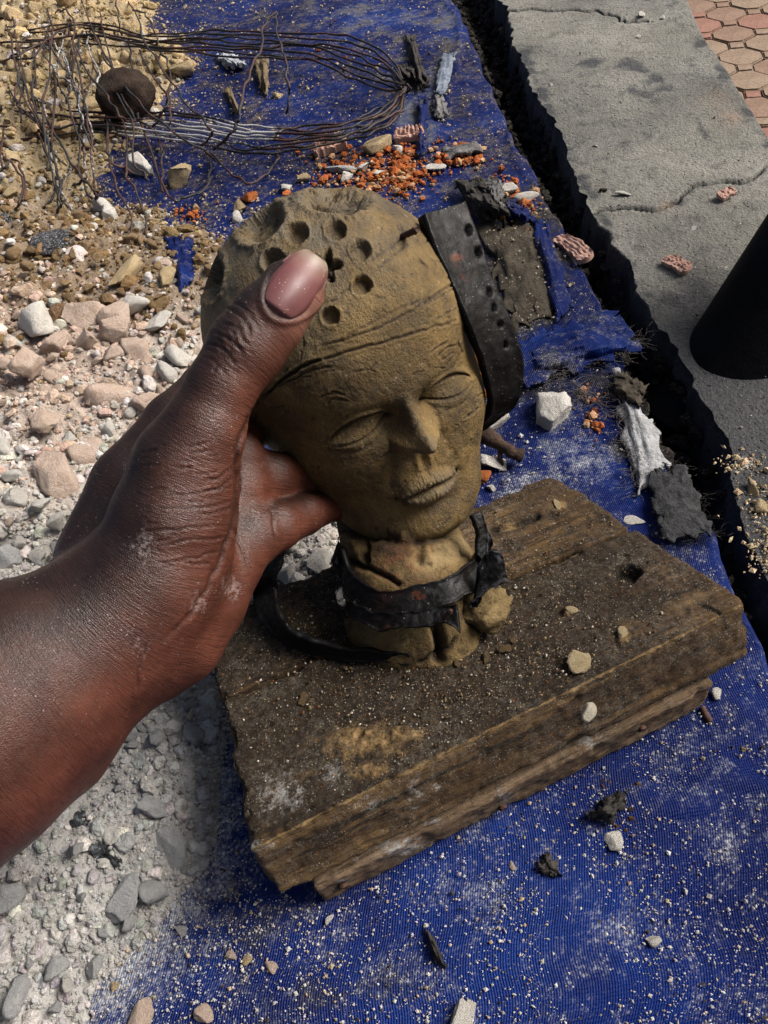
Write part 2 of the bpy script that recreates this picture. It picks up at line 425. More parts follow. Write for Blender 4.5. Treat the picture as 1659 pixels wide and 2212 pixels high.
def wood_mat(name, pal, dirt, seed, white=.0):
    M = Mat(name, .8, .2); c = M.coord('wc')
    mp = M.new('ShaderNodeMapping'); mp.inputs['Scale'].default_value = (6, 60, 60); mp.inputs['Location'].default_value = (seed, 0, 0); M.link(c, mp.inputs[0])
    g = M.noise(2.2, 8, .7, mp.outputs[0], .6)
    col = M.ramp(g, [(.25, pal[0]), (.48, pal[1]), (.62, pal[2]), (.8, pal[1])])
    mp2 = M.new('ShaderNodeMapping'); mp2.inputs['Scale'].default_value = (14, 220, 220); M.link(c, mp2.inputs[0])
    ln = M.noise(3, 5, .7, mp2.outputs[0], .3)
    col = M.mix(M.math('MULTIPLY', M.ramp(ln, [(.34, 1), (.47, 0)]), .9), col, (.008, .005, .003))
    d = M.attr('dirt'); dn = M.noise(55, 6, .7, c)
    dm = M.ramp(M.math('ADD', d, M.math('MULTIPLY', M.math('SUBTRACT', M.math('ADD', M.math('MULTIPLY', dn, .6), M.math('MULTIPLY', M.noise(260, 5, .75, c), .4)), .5), 2.2)), [(.34, 0), (.62, 1)])
    dc = M.ramp(M.noise(240, 5, .75, c), [(.3, dirt[0]), (.55, dirt[1]), (.75, dirt[2])])
    col = M.mix(M.math('MULTIPLY', dm, .9), col, dc)
    # fine pale dust grains
    gr = M.ramp(M.voro(1100, c), [(.14, 1), (.26, 0)]); gn = M.ramp(M.noise(110, 5, .8, c), [(.46, 0), (.58, 1)])
    col = M.mix(M.math('MULTIPLY', M.math('MULTIPLY', gr, gn), .75), col, (.42, .37, .29))
    wv = M.attr('white'); wm = M.ramp(M.math('ADD', wv, M.math('MULTIPLY', M.math('SUBTRACT', M.noise(330, 6, .8, c), .5), 3.0)), [(.38, 0), (1.0, 1)])
    col = M.mix(M.math('MULTIPLY', wm, .85), col, (.46, .45, .43))
    ov = M.attr('ochre'); om = M.ramp(M.math('ADD', ov, M.math('MULTIPLY', M.math('SUBTRACT', M.noise(240, 6, .8, c), .5), 2.4)), [(.42, 0), (.85, 1)])
    col = M.mix(M.math('MULTIPLY', om, .85), col, M.ramp(M.noise(300, 4, .7, c), [(.3, (.10, .055, .018)), (.55, (.30, .19, .08)), (.75, (.45, .33, .18))]))
    dst = M.ramp(M.noise(420, 6, .85, c), [(.46, 0), (.72, 1)]); col = M.mix(M.math('MULTIPLY', M.math('MULTIPLY', dst, M.ramp(M.noise(38, 5, .7, c), [(.40, .15), (.62, 1)])), .45), col, (.30, .265, .215))
    M.color(col)
    M.rough(M.ramp(dn, [(.3, .55), (.7, .9)]))
    h = M.math('ADD', M.math('MULTIPLY', ln, .8), M.math('ADD', M.math('MULTIPLY', M.noise(420, 6, .8, c), 1.1), M.math('MULTIPLY', om, .6)))
    M.bump(h, .9, .0022)
    return M.m
WPAL = ((.012, .006, .003), (.066, .035, .013), (.150, .088, .034))
WOOD = wood_mat('weathered_wood', WPAL, ((.005, .0035, .002), (.018, .011, .006), (.060, .037, .018)), 0)
WOOD2 = wood_mat('batten_wood', ((.045, .026, .014), (.150, .092, .050), (.24, .160, .095)), ((.02, .013, .008), (.06, .04, .02), (.13, .09, .05)), 5)

def plank(name, c4, thick, mat, parent, nu=120, nv=60, nt=14, rnd=.004, rough=.0009, seed=0, down=None, slope=0., taper=None):
    """c4: top corners back-left, back-right, front-right, front-left (3-D). A closed worn box with displaced faces."""
    c4 = np.asarray(c4, float); dn = -(down if down is not None else BN)
    out = (c4[3]+c4[2]-c4[0]-c4[1]); out -= dn*(out@dn); out /= np.linalg.norm(out)
    al = c4[1]-c4[0]; al /= np.linalg.norm(al)
    Lu = np.linalg.norm(c4[1]-c4[0]); Lv = np.linalg.norm(c4[3]-c4[0])
    def pt(u, v, w_):
        top = (c4[0]*((1-u)*(1-v))[:, None]+c4[1]*(u*(1-v))[:, None]+c4[2]*(u*v)[:, None]+c4[3]*((1-u)*v)[:, None])
        return top+dn*(w_*thick)[:, None]+out*(slope*w_*thick*np.clip(v, 0, 1))[:, None]
    Vs, Fs, off = [], [], 0
    def face(nu_, nv_, fn):
        nonlocal off
        a, b = np.meshgrid(np.linspace(0, 1, nu_), np.linspace(0, 1, nv_), indexing='ij'); a = a.ravel(); b = b.ravel()
        u, v, w_ = fn(a, b); Vs.append(np.stack([u, v, w_], 1)); Fs.append(grid_faces(nu_, nv_, off=off)); off += nu_*nv_
    o1 = lambda a: np.ones_like(a); z0 = lambda a: np.zeros_like(a)
    face(nu, nv, lambda a, b: (a, 1-b, z0(a))); face(nu, nt, lambda a, b: (a, z0(a), b)); face(nu, nt, lambda a, b: (a, o1(a), 1-b))
    face(nv, nt, lambda a, b: (z0(a), a, 1-b)); face(nv, nt, lambda a, b: (o1(a), a, b)); face(nu, 6, lambda a, b: (a, b, o1(a)))
    U = np.concatenate(Vs); Fc = np.concatenate(Fs)
    # round the edges: pull in points near two faces at once
    X = pt(U[:, 0], U[:, 1], U[:, 2])
    du = np.minimum(U[:, 0], 1-U[:, 0])*Lu; dv = np.minimum(U[:, 1], 1-U[:, 1])*Lv; dw = np.minimum(U[:, 2], 1-U[:, 2])*thick
    r = rnd*(1+.7*fbm(X*60, 3, seed))
    def pull(d): return np.clip(r-d, 0, None)
    pu, pv, pw = pull(du), pull(dv), pull(dw)
    cen = pt(np.full(1, .5), np.full(1, .5), np.full(1, .5))[0]
    k = np.stack([pu*np.sign(.5-U[:, 0]), pv*np.sign(.5-U[:, 1]), pw*np.sign(.5-U[:, 2])], 1)
    n2 = np.linalg.norm(k, axis=1)
    # rounded-box: excess over radius
    ex = np.clip(n2-r, 0, None)/(n2+1e-9)
    mv = k*ex[:, None]
    X = X+al*mv[:, 0:1]+out*mv[:, 1:2]+dn*mv[:, 2:3]
    N = np.zeros_like(X); N += al*(-(k[:, 0:1])); N += out*(-k[:, 1:2]); N += dn*(-k[:, 2:3])
    N /= np.linalg.norm(N, axis=1, keepdims=True)+1e-9
    N[n2 < 1e-7] = -dn
    edg = np.clip(n2/(r+1e-9)-.85, 0, .4)/.4
    X = X+N*(rough*fbm(X*np.array([90, 90, 90]), 4, seed+3)+rough*.6*fbm(X*300, 3, seed+8)-edg*(.0022*np.clip(fbm(X*110, 3, seed+12)-.05, 0, 1)*2.2+.0008*fbm(X*420, 2, seed+14)))[:, None]
    wc = np.stack([U[:, 0]*Lu, U[:, 1]*Lv, U[:, 2]*thick], 1)+seed*.37
    return X, Fc, N, wc, U
def finish_plank(name, X, Fc, wc, mat, parent, attrs):
    a = {'wc': wc, 'dirt': attrs.get('dirt', np.zeros(len(X))), 'white': attrs.get('white', np.zeros(len(X))), 'ochre': attrs.get('ochre', np.zeros(len(X)))}
    me = mesh_np(name, X, Fc, mat, True, a)
    bm = bmesh.new(); bm.from_mesh(me); bmesh.ops.remove_doubles(bm, verts=bm.verts, dist=1e-5); bmesh.ops.recalc_face_normals(bm, faces=bm.faces)
    bm.to_mesh(me); bm.free()
    return obj(name, me, parent)
stand = empty('wooden_stand', 'weathered brown plank stand under the clay head, dusty, tilted on a batten', 'stand')
# front plank
c4 = [B(478, 1509), B(1374, 1134), B(1622, 1300), B(538, 1842)]
X, Fc, N, wc, U = plank('plank', c4, .0285, WOOD, stand, 260, 110, 26, .0035, .0008, 1, slope=.16)
x, y, _ = proj(X); top = U[:, 2] < .02; frt = U[:, 1] > .98
kn = np.hypot((x-1352)/36, (y-1240)/24); X -= BN*(.005*(1-sstep(.5, 1.05, kn*(1+.2*noise(X*300))))*top)[:, None]
dirt = np.where(top, .70-.30*sstep(1200, 1600, x)+.25*np.exp(-((x-850)/330)**2-((y-1470)/120)**2), .30)+np.where(top, .9*(1-sstep(.6, 1.2, kn)), 0)
dirt += np.where(frt, .22*noise(X*40, 5)-.12*sstep(900, 1500, x), 0)
white = np.zeros(len(X))
for (px, py, a, b, s) in ((610, 1715, 60, 50, .62), (560, 1830, 45, 22, .6), (720, 1670, 26, 24, .7), (805, 1735, 50, 25, .42), (895, 1715, 22, 40, .6), (945, 1700, 15, 12, .6), (1270, 1560, 30, 18, .3), (1340, 1530, 20, 15, .4)):
    white = np.maximum(white, s*np.exp(-((x-px)/a)**2-((y-py)/b)**2))
ochre = np.zeros(len(X))
for (px, py, a, b, s) in ((790, 1605, 130, 50, .85), (870, 1590, 70, 30, .8), (800, 1665, 80, 30, .7), (1225, 1322, 14, 14, .8), (1345, 1380, 18, 40, .75), (655, 1510, 22, 16, .6), (1330, 1225, 20, 10, .4)):
    ochre = np.maximum(ochre, s*np.exp(-((x-px)/a)**2-((y-py)/b)**2)*top)
edge = gs((1-U[:, 1]), .014)*top+gs(U[:, 2], .10)*frt; ochre = np.maximum(ochre, .45*edge)
edge_ok = gs((1-U[:, 1]), .05) < .3
X += BN*(.0016*edge_ok*sstep(.35, .75, ochre)*(1+1.2*fbm(X*350, 3))*top)[:, None]
for pts, wp, dp in (([(560, 1800), (700, 1735), (860, 1660), (1010, 1590)], 2.2, .0014), ([(700, 1800), (900, 1700), (1100, 1600), (1250, 1530)], 2.4, .0014), ([(620, 1860), (760, 1790), (880, 1735)], 2, .001), ([(1250, 1490), (1400, 1415), (1560, 1340)], 2.2, .0012), ([(1180, 1260), (1290, 1215), (1400, 1170)], 2.0, .0010), ([(1240, 1380), (1380, 1320), (1530, 1255)], 2, .0009), ([(500, 1600), (600, 1560), (720, 1510)], 2.2, .0012), ([(1500, 1300), (1560, 1330), (1575, 1370)], 2.5, .0014), ([(520, 1760), (640, 1700), (760, 1640)], 2, .001), ([(490, 1560), (505, 1650), (530, 1740)], 3, .0016)):
    dd, tt = polyd(x+3*noise(X*200, 3), y+3*noise(X*200, 5), spline(pts, 14)); k = gs(dd, wp)*(top | frt)*np.clip(np.minimum(tt, 1-tt)*6, 0, 1); X -= np.where(top[:, None], BN, -0*BN)*(dp*k)[:, None]; dirt = dirt+1.1*k
finish_plank('plank', X, Fc, wc, WOOD, stand, dict(dirt=dirt, white=white, ochre=ochre))
# back plank
c4 = [B(436, 1333), B(1196, 1020), B(1364, 1133), B(472, 1505)]
X, Fc, N, wc, U = plank('plank', c4, .026, WOOD, stand, 220, 60, 16, .003, .0007, 4)
x, y, _ = proj(X); top = U[:, 2] < .02
dirt = np.where(top, .42+.25*sstep(900, 700, x), .3)
ochre = .30*np.exp(-((x-1130)/160)**2-((y-1070)/60)**2)+.75*np.exp(-((x-1210)/20)**2-((y-1092)/12)**2)+.7*np.exp(-((x-1100)/50)**2-((y-1135)/10)**2)
dd, tt = polyd(x, y, [(1040, 1150), (1120, 1132), (1160, 1115)]); X -= BN*(.003*gs(dd, 6)*top)[:, None]; dirt += gs(dd, 8)*.6*top
finish_plank('plank', X, Fc, wc, WOOD, stand, dict(dirt=dirt, ochre=ochre))
# batten lying flat on the tarpaulin under the front edge
a0, a1 = G(703, 1952, .0015), G(1522, 1525, .0015)
al = (a1-a0)/np.linalg.norm(a1-a0); bk = np.array([-al[1], al[0], 0])
BH = .0205
c4 = [a0+bk*.034+np.array([0, 0, BH]), a1+bk*.034+np.array([0, 0, BH]), a1+np.array([0, 0, BH]), a0+np.array([0, 0, BH])]
X, Fc, N, wc, U = plank('batten', c4, BH, WOOD2, stand, 200, 30, 20, .002, .0007, 9, down=np.array([0, 0, 1.]))
x, y, _ = proj(X)
white = np.zeros(len(X))
for (px, py, a, b, s) in ((860, 1830, 90, 30, .72), (930, 1775, 30, 16, .7), (1085, 1720, 30, 14, .6), (1270, 1600, 45, 18, .65), (1280, 1590, 30, 20, .5), (740, 1905, 20, 12, .5)):
    white = np.maximum(white, s*np.exp(-((x-px)/a)**2-((y-py)/b)**2))
finish_plank('batten', X, Fc, wc, WOOD2, stand, dict(dirt=.28+.3*fbm(X*30, 3, 2), white=white))

# ---------------------------------------------------------------- neck, clay foot
def loft(rings, ns, nr, noise_amp=.0, seed=0, cap=True, lumps=()):
    """rings: list of (centre, axis_u*ru, axis_v*rv)"""
    k = len(rings); A = np.array([np.concatenate(r) for r in rings]); S = spline(A, nr)
    th = np.linspace(0, 2*np.pi, ns, endpoint=False)
    V = S[None, :, 0:3]+np.cos(th)[:, None, None]*S[None, :, 3:6]+np.sin(th)[:, None, None]*S[None, :, 6:9]
    V = V.reshape(-1, 3); Q = grid_faces(ns, nr, True)
    return V, Q
NB = B(902, 1322); NT = HPOS+HA@(np.array([0.01, -.30, -.20])*HS)
ax_n = (NT-NB)/np.linalg.norm(NT-NB)
nu_ = np.cross(ax_n, [0, -1, 0]); nu_ = HA[:, 0]-ax_n*(HA[:, 0]@ax_n); nu_ /= np.linalg.norm(nu_); nv_ = np.cross(ax_n, nu_)
def nk(t, r1, r2, sh=(0, 0)):
    return (NB+(NT-NB)*t+nu_*sh[0]+nv_*sh[1], nu_*r1, nv_*r2)
# ---------------------------------------------------------------- the hand and forearm (one continuous body)
def skin_mat():
    M = Mat('dark_skin', .48, .4)
    pal = M.attr('palm'); tip = M.attr('tip')
    n = M.noise(70, 5, .65)
    dark = M.ramp(n, [(.3, (.0095, .0040, .0028)), (.6, (.021, .0080, .0050)), (.8, (.036, .0140, .0085))])
    red = M.ramp(n, [(.3, (.052, .0150, .0085)), (.6, (.094, .029, .0165)), (.8, (.135, .047, .029))])
    pm = M.ramp(M.math('ADD', pal, M.math('MULTIPLY', M.math('SUBTRACT', M.noise(45, 4, .6), .5), .5)), [(.15, 0), (.85, 1)])
    c = M.mix(pm, dark, red)
    c = M.mix(tip, c, (.235, .105, .075))
    cr = M.attr('crease'); c = M.mix(M.math('MULTIPLY', cr, .85), c, (.010, .004, .003))
    # clay dust on the skin, doubling as painted highlights on palm and thumb ball
    du = M.attr('dust'); dn = M.noise(600, 5, .75)
    dm = M.ramp(M.math('ADD', du, M.math('MULTIPLY', M.math('SUBTRACT', dn, .5), 1.5)), [(.45, 0), (1.05, 1)])
    c = M.mix(M.math('MULTIPLY', dm, .6), c, (.46, .38, .36))
    sp = M.ramp(M.voro(700), [(.10, 1), (.18, 0)]); sg = M.ramp(M.noise(60, 5, .7), [(.52, 0), (.66, 1)])
    c = M.mix(M.math('MULTIPLY', M.math('MULTIPLY', sp, sg), .42), c, (.55, .45, .40))
    # ashy skin lines across the limb, stored as a coordinate along it
    sk = M.coord('sk')
    mp = M.new('ShaderNodeMapping'); mp.inputs['Scale'].default_value = (1, .16, .16); M.link(sk, mp.inputs[0])
    lines = M.noise(1500, 3, .6, mp.outputs[0], .5)
    vor = M.voro(1700, M.mapped((1, 1, 1)), 'DISTANCE_TO_EDGE')
    c = M.mix(M.math('MULTIPLY', M.ramp(lines, [(.30, 1), (.46, 0)]), .55), c, M.mix(.7, c, (.006, .003, .002)))
    M.color(c)
    M.rough(M.ramp(M.noise(300, 4, .7), [(.3, .34), (.7, .54)]))
    hgt = M.math('ADD', M.math('MULTIPLY', lines, 1.0), M.math('MULTIPLY', M.ramp(vor, [(0, 0), (.25, 1)]), .18))
    M.bump(hgt, .55, .0006)
    M.b.inputs['Subsurface Weight'].default_value = .06
    M.b.inputs['Subsurface Radius'].default_value = (.006, .002, .001); M.b.inputs['Subsurface Scale'].default_value = 1
    return M.m
SKIN = skin_mat()
# chains of (pixel x, pixel y, depth, pixel radius); smooth-joined round cones
CH = {
 'thumb':  [(654, 596, .2285, 50), (632, 630, .228, 64), (580, 690, .2275, 78), (532, 752, .2265, 82), (478, 838, .2255, 74), (440, 930, .2265, 88), (400, 1010, .229, 105)],
 'thenar': [(400, 1010, .229, 105), (372, 1120, .230, 128), (330, 1240, .231, 140), (250, 1340, .231, 150)],
 'thenar2': [(430, 1070, .234, 78), (400, 1200, .236, 96), (340, 1300, .236, 110)],
 'wrist':  [(250, 1340, .232, 158), (162, 1408, .228, 184), (52, 1484, .222, 238), (-95, 1576, .214, 290), (-420, 1790, .20, 350)],
 'ulnar':  [(95, 1540, .231, 190), (220, 1450, .236, 128), (320, 1410, .2415, 108), (372, 1372, .2440, 112), (432, 1300, .2505, 97), (488, 1215, .2570, 82)],
 'palm':   [(330, 1230, .254, 128), (440, 1130, .264, 106), (500, 1060, .270, 82), (512, 990, .275, 62)],
 'index':  [(235, 1210, .247, 112), (300, 1060, .254, 102), (385, 925, .264, 76), (455, 842, .281, 62), (520, 790, .305, 52), (600, 760, .335, 46), (690, 740, .355, 42)],
 'middle': [(320, 1180, .262, 95), (420, 1030, .272, 78), (500, 950, .285, 58), (570, 900, .305, 50), (660, 880, .330, 45), (750, 870, .348, 41)],
 'ring':   [(420, 1150, .266, 95), (510, 1050, .272, 68), (585, 1028, .281, 52), (650, 1022, .299, 46), (720, 1010, .322, 42), (790, 1000, .338, 38)],
 'pinky':  [(460, 1210, .258, 86), (535, 1160, .264, 70), (595, 1138, .271, 53), (655, 1112, .286, 44), (715, 1088, .308, 38), (765, 1068, .332, 34)],
}
def hand_build():
    segs = []
    for nm, c in CH.items():
        pts = [(P(a, b, d), r*d/FPX) for (a, b, d, r) in c]
        L0 = 0
        for (p0, r0), (p1, r1) in zip(pts[:-1], pts[1:]):
            segs.append((nm, p0, r0, p1, r1, L0)); L0 += np.linalg.norm(p1-p0)
    h = .00135
    vis = [s for s in segs]
    lo = np.min([np.minimum(s[1]-s[2], s[3]-s[4]) for s in vis], 0)-.004; hi = np.max([np.maximum(s[1]+s[2], s[3]+s[4]) for s in vis], 0)+.004
    lo = np.maximum(lo, [-.17, -.02, -.02])
    n = np.ceil((hi-lo)/h).astype(int)
    gx = [lo[k]+h*np.arange(n[k]) for k in range(3)]
    S = np.full(tuple(n), .05, np.float32)
    groups = {}
    def cone(s, idx):
        _, a, ra, b, rb, _l = s
        X = gx[0][idx[0]][:, None, None].astype(np.float32); Y = gx[1][idx[1]][None, :, None].astype(np.float32); Z = gx[2][idx[2]][None, None, :].astype(np.float32)
        d = b-a; L = d@d
        t = np.clip(((X-a[0])*d[0]+(Y-a[1])*d[1]+(Z-a[2])*d[2])/L, 0, 1)
        q = np.sqrt((X-a[0]-t*d[0])**2+(Y-a[1]-t*d[1])**2+(Z-a[2]-t*d[2])**2)
        t2 = t*t*(3-2*t)
        return q-(ra+(rb-ra)*(.5*t+.5*t2))
    fields = {}
    for s in segs:
        m_ = .03
        l2 = np.minimum(s[1]-s[2], s[3]-s[4])-m_; h2 = np.maximum(s[1]+s[2], s[3]+s[4])+m_
        i0 = np.clip(((l2-lo)/h).astype(int), 0, n); i1 = np.clip(((h2-lo)/h).astype(int)+1, 0, n)
        idx = tuple(slice(int(a), int(b)) for a, b in zip(i0, i1))
        if any(q.stop <= q.start for q in idx): continue
        d = cone(s, idx).astype(np.float32)
        key = s[0]
        if key not in fields: fields[key] = np.full(tuple(n), .05, np.float32)
        f = fields[key]; f[idx] = smin(f[idx], d, .0025)
    order = ['wrist', 'thenar', 'thumb', 'thenar2', 'ulnar', 'palm', 'index', 'middle', 'ring', 'pinky']
    kk = {'thumb': .006, 'thenar2': .006, 'thenar': .012, 'ulnar': .005, 'palm': .003, 'index': .005, 'middle': .005, 'ring': .003, 'pinky': .003}
    S = fields['wrist']
    for o in order[1:]: S = smin(S, fields[o], kk[o])
    V, Q = surface_nets(S, lo, h)
    # relax the net, keep quads
    for it in range(3):
        acc = np.zeros_like(V); cnt = np.zeros(len(V))
        for k in range(4):
            np.add.at(acc, Q[:, k], V[Q[:, (k+1) % 4]]); np.add.at(cnt, Q[:, k], 1)
            np.add.at(acc, Q[:, k], V[Q[:, (k-1) % 4]]); np.add.at(cnt, Q[:, k], 1)
        V = V*.5+.5*acc/cnt[:, None]
    x, y, d = proj(V)
    # keep only the part that can be in view near the camera (arm leaves the frame at the left)
    V, Q = qsub(V, Q, 1)
    return V, Q, segs
SV, SQ, SEGS = hand_build()
SN = vnormals(SV, SQ)
if np.mean(np.einsum('ij,ij->i', SN, SV-SV.mean(0))) < 0: SN = -SN; SQ = SQ[:, ::-1]
hx, hy, hd = proj(SV); hface = np.einsum('ij,ij->i', SN, CAM-SV) > -.02
hvis = hface & (hd < .262)
crease = np.zeros(len(SV))
def groove(pts, wpx, dep, dark=.7, rim=.35):
    pts = spline(pts, 14) if len(pts) > 2 else np.array(pts, float)
    mk = np.where(hvis & (hx > pts[:, 0].min()-25) & (hx < pts[:, 0].max()+25) & (hy > pts[:, 1].min()-25) & (hy < pts[:, 1].max()+25))[0]
    if not len(mk): return
    dd, tt = polyd(hx[mk]+3*noise(SV[mk]*350, 3), hy[mk]+3*noise(SV[mk]*350, 6), pts)
    k = gs(dd, wpx)*np.clip(np.minimum(tt, 1-tt)*6+.1, 0, 1)
    SV[mk] -= SN[mk]*(dep*k)[:, None]; SV[mk] += SN[mk]*(rim*dep*gs(dd-2.2*wpx, 1.2*wpx))[:, None]
    crease[mk] = np.maximum(crease[mk], dark*k)
# knuckle folds over the thumb's joint
for i, (a, b) in enumerate((((487, 660), (545, 730)), ((474, 690), (540, 748)), ((462, 716), (528, 770)), ((452, 740), (512, 790)), ((505, 650), (560, 715)), ((440, 770), (490, 815)))):
    m2 = ((a[0]+b[0])/2+7, (a[1]+b[1])/2-5); groove([a, m2, b], 2.8, .00045 if i < 4 else .0003, .6)
rs = random.Random(9)
for i in range(16):
    t = rs.random(); px, py = 455+95*t+rs.uniform(-8, 8), 760-70*t+rs.uniform(-25, 40); L = rs.uniform(14, 34)
    groove([(px, py), (px+L*.6, py+L*.8)], 2.2, .0003, .5)
# folds on the ball of the thumb
for pts in ([(507, 1030), (470, 1055), (420, 1066), (360, 1070)], [(510, 1078), (460, 1094), (400, 1100), (330, 1098)], [(507, 1046), (480, 1058), (440, 1062)], [(500, 1136), (440, 1136), (360, 1145), (310, 1150)],
            [(505, 1008), (480, 1028), (440, 1040)], [(508, 1092), (470, 1106), (430, 1110)], [(490, 1160), (420, 1165), (350, 1180)], [(478, 1190), (420, 1205), (370, 1212)]):
    groove(pts, 2.4, .00036, .55)
for i in range(26):
    px, py = rs.uniform(300, 470), rs.uniform(960, 1230); L = rs.uniform(25, 70); a = rs.uniform(-.35, .1)
    groove([(px, py), (px+L*.5*math.cos(a), py+L*.5*math.sin(a)+2), (px+L*math.cos(a), py+L*math.sin(a))], 2.2, .0003, .35)
for pts in ([(500, 1130), (520, 1180), (540, 1230)], [(585, 1095), (592, 1140), (600, 1175)], [(590, 1010), (580, 1060), (590, 1085)], [(320, 1390), (300, 1440), (296, 1500)]):
    groove(pts, 3.0, .0004, .4)
groove([(548, 885), (526, 932), (508, 987), (511, 1057), (503, 1132), (482, 1192), (447, 1277), (404, 1338), (350, 1385)], 6, .0009, .35, 0.)
groove([(551, 885), (530, 932), (513, 987), (516, 1057), (508, 1132), (487, 1192), (452, 1277)], 3.0, .0006, .75, 0.)
# attributes: lighter palm side, limb coordinate, dust with painted sheen
pald = Rt*.80-Up*.52-Fw*.12; pald /= np.linalg.norm(pald)
palm = np.clip(.5*(SN@pald)+.30, 0, 1)
palm = palm*(1-sstep(400, 240, hx)*(1-(.35+.65*sstep(1150, 1450, hy))))
palm *= .55+.45*sstep(560, 760, hy); palm = np.clip(palm*1.15-.10*sstep(260, 140, hx), 0, 1)
tipw = np.exp(-((hx-668)/48)**2-((hy-660)/85)**2)*sstep(-.1, .5, SN@Rt)*.9
sk = np.zeros((len(SV), 3)); best = np.full(len(SV), 1e9)
base_len = {'thumb': 0, 'thenar': .3, 'wrist': .6}
acc_w = np.zeros(len(SV)); acc_v = np.zeros(len(SV))
axis_l = {'thumb': -1, 'thenar': -1, 'wrist': -1}
main = [s for s in SEGS if s[0] in ('thumb', 'thenar', 'wrist')]
Ls = 0
for s in main:
    a, b = s[1], s[3]; d = b-a; L = np.linalg.norm(d); t = ((SV-a)@d)/L**2; tc = np.clip(t, 0, 1)
    q = np.linalg.norm(SV-a-tc[:, None]*d, axis=1); wgt = np.exp(-q/.006)*np.exp(-np.abs(t-tc)*L/.004)
    acc_w += wgt; acc_v += wgt*(Ls+t*L); Ls += L
sk[:, 0] = acc_v/(acc_w+1e-12); sk[:, 1] = SV@Rt; sk[:, 2] = SV@Up
dust = np.zeros(len(SV))  # dusty patches; those on the thumb ball paint in its pale highlight
for (px, py, a, b, s) in ((310, 1180, 60, 60, .46), (360, 1150, 80, 40, .30), (430, 1300, 50, 60, .42), (390, 1390, 70, 50, .30), (500, 1270, 50, 50, .45), (480, 895, 55, 45, .34), (300, 1400, 40, 40, .40), (560, 1110, 50, 60, .35), (520, 820, 60, 40, .28), (350, 1010, 80, 60, .2)):
    dust = np.maximum(dust, 1.25*s*np.exp(-((hx-px)/a)**2-((hy-py)/b)**2))
nq = np.hypot(((hx-640)*.60-(hy-614)*.80)/84, ((hx-640)*.80+(hy-614)*.60)/60); nk_ = gs(nq-1.08, .10)*hvis*(((hx-640)*.60-(hy-614)*.80) < 40); SV += SN*(.0008*nk_)[:, None]; crease = np.maximum(crease, .5*gs(nq-1.0, .05)*hvis)
person = obj('person', mesh_np('hand', SV, SQ, SKIN, True, {'palm': palm, 'tip': tipw, 'crease': crease, 'sk': sk, 'dust': dust}), None,
             'dark skinned left hand and bare forearm holding the clay head, thumb across its forehead', 'hand')
# thumb nail: a curved plate seated on the tip
def nail_mat():
    M = Mat('thumb_nail', .30, .5)
    e = M.attr('edge'); n = M.noise(120, 4, .6)
    c = M.ramp(e, [(0, (.15, .060, .056)), (.2, (.125, .042, .040)), (.66, (.130, .040, .040)), (.82, (.17, .078, .062)), (.93, (.23, .165, .12)), (1, (.20, .15, .10))])
    c = M.mix(M.math('MULTIPLY', M.ramp(n, [(.35, 1), (.6, 0)]), .35), c, (.085, .027, .029))
    sp = M.ramp(M.voro(900), [(.08, 1), (.16, 0)]); c = M.mix(M.math('MULTIPLY', M.math('MULTIPLY', sp, M.ramp(M.noise(200, 2), [(.5, 0), (.6, 1)])), .7), c, (.75, .62, .55))
    M.color(c); M.rough(M.ramp(n, [(.3, .40), (.7, .62)]))
    M.bump(M.noise(260, 3, .6, M.mapped((1, .2, 1))), .15, .0005)
    pass
    return M.m
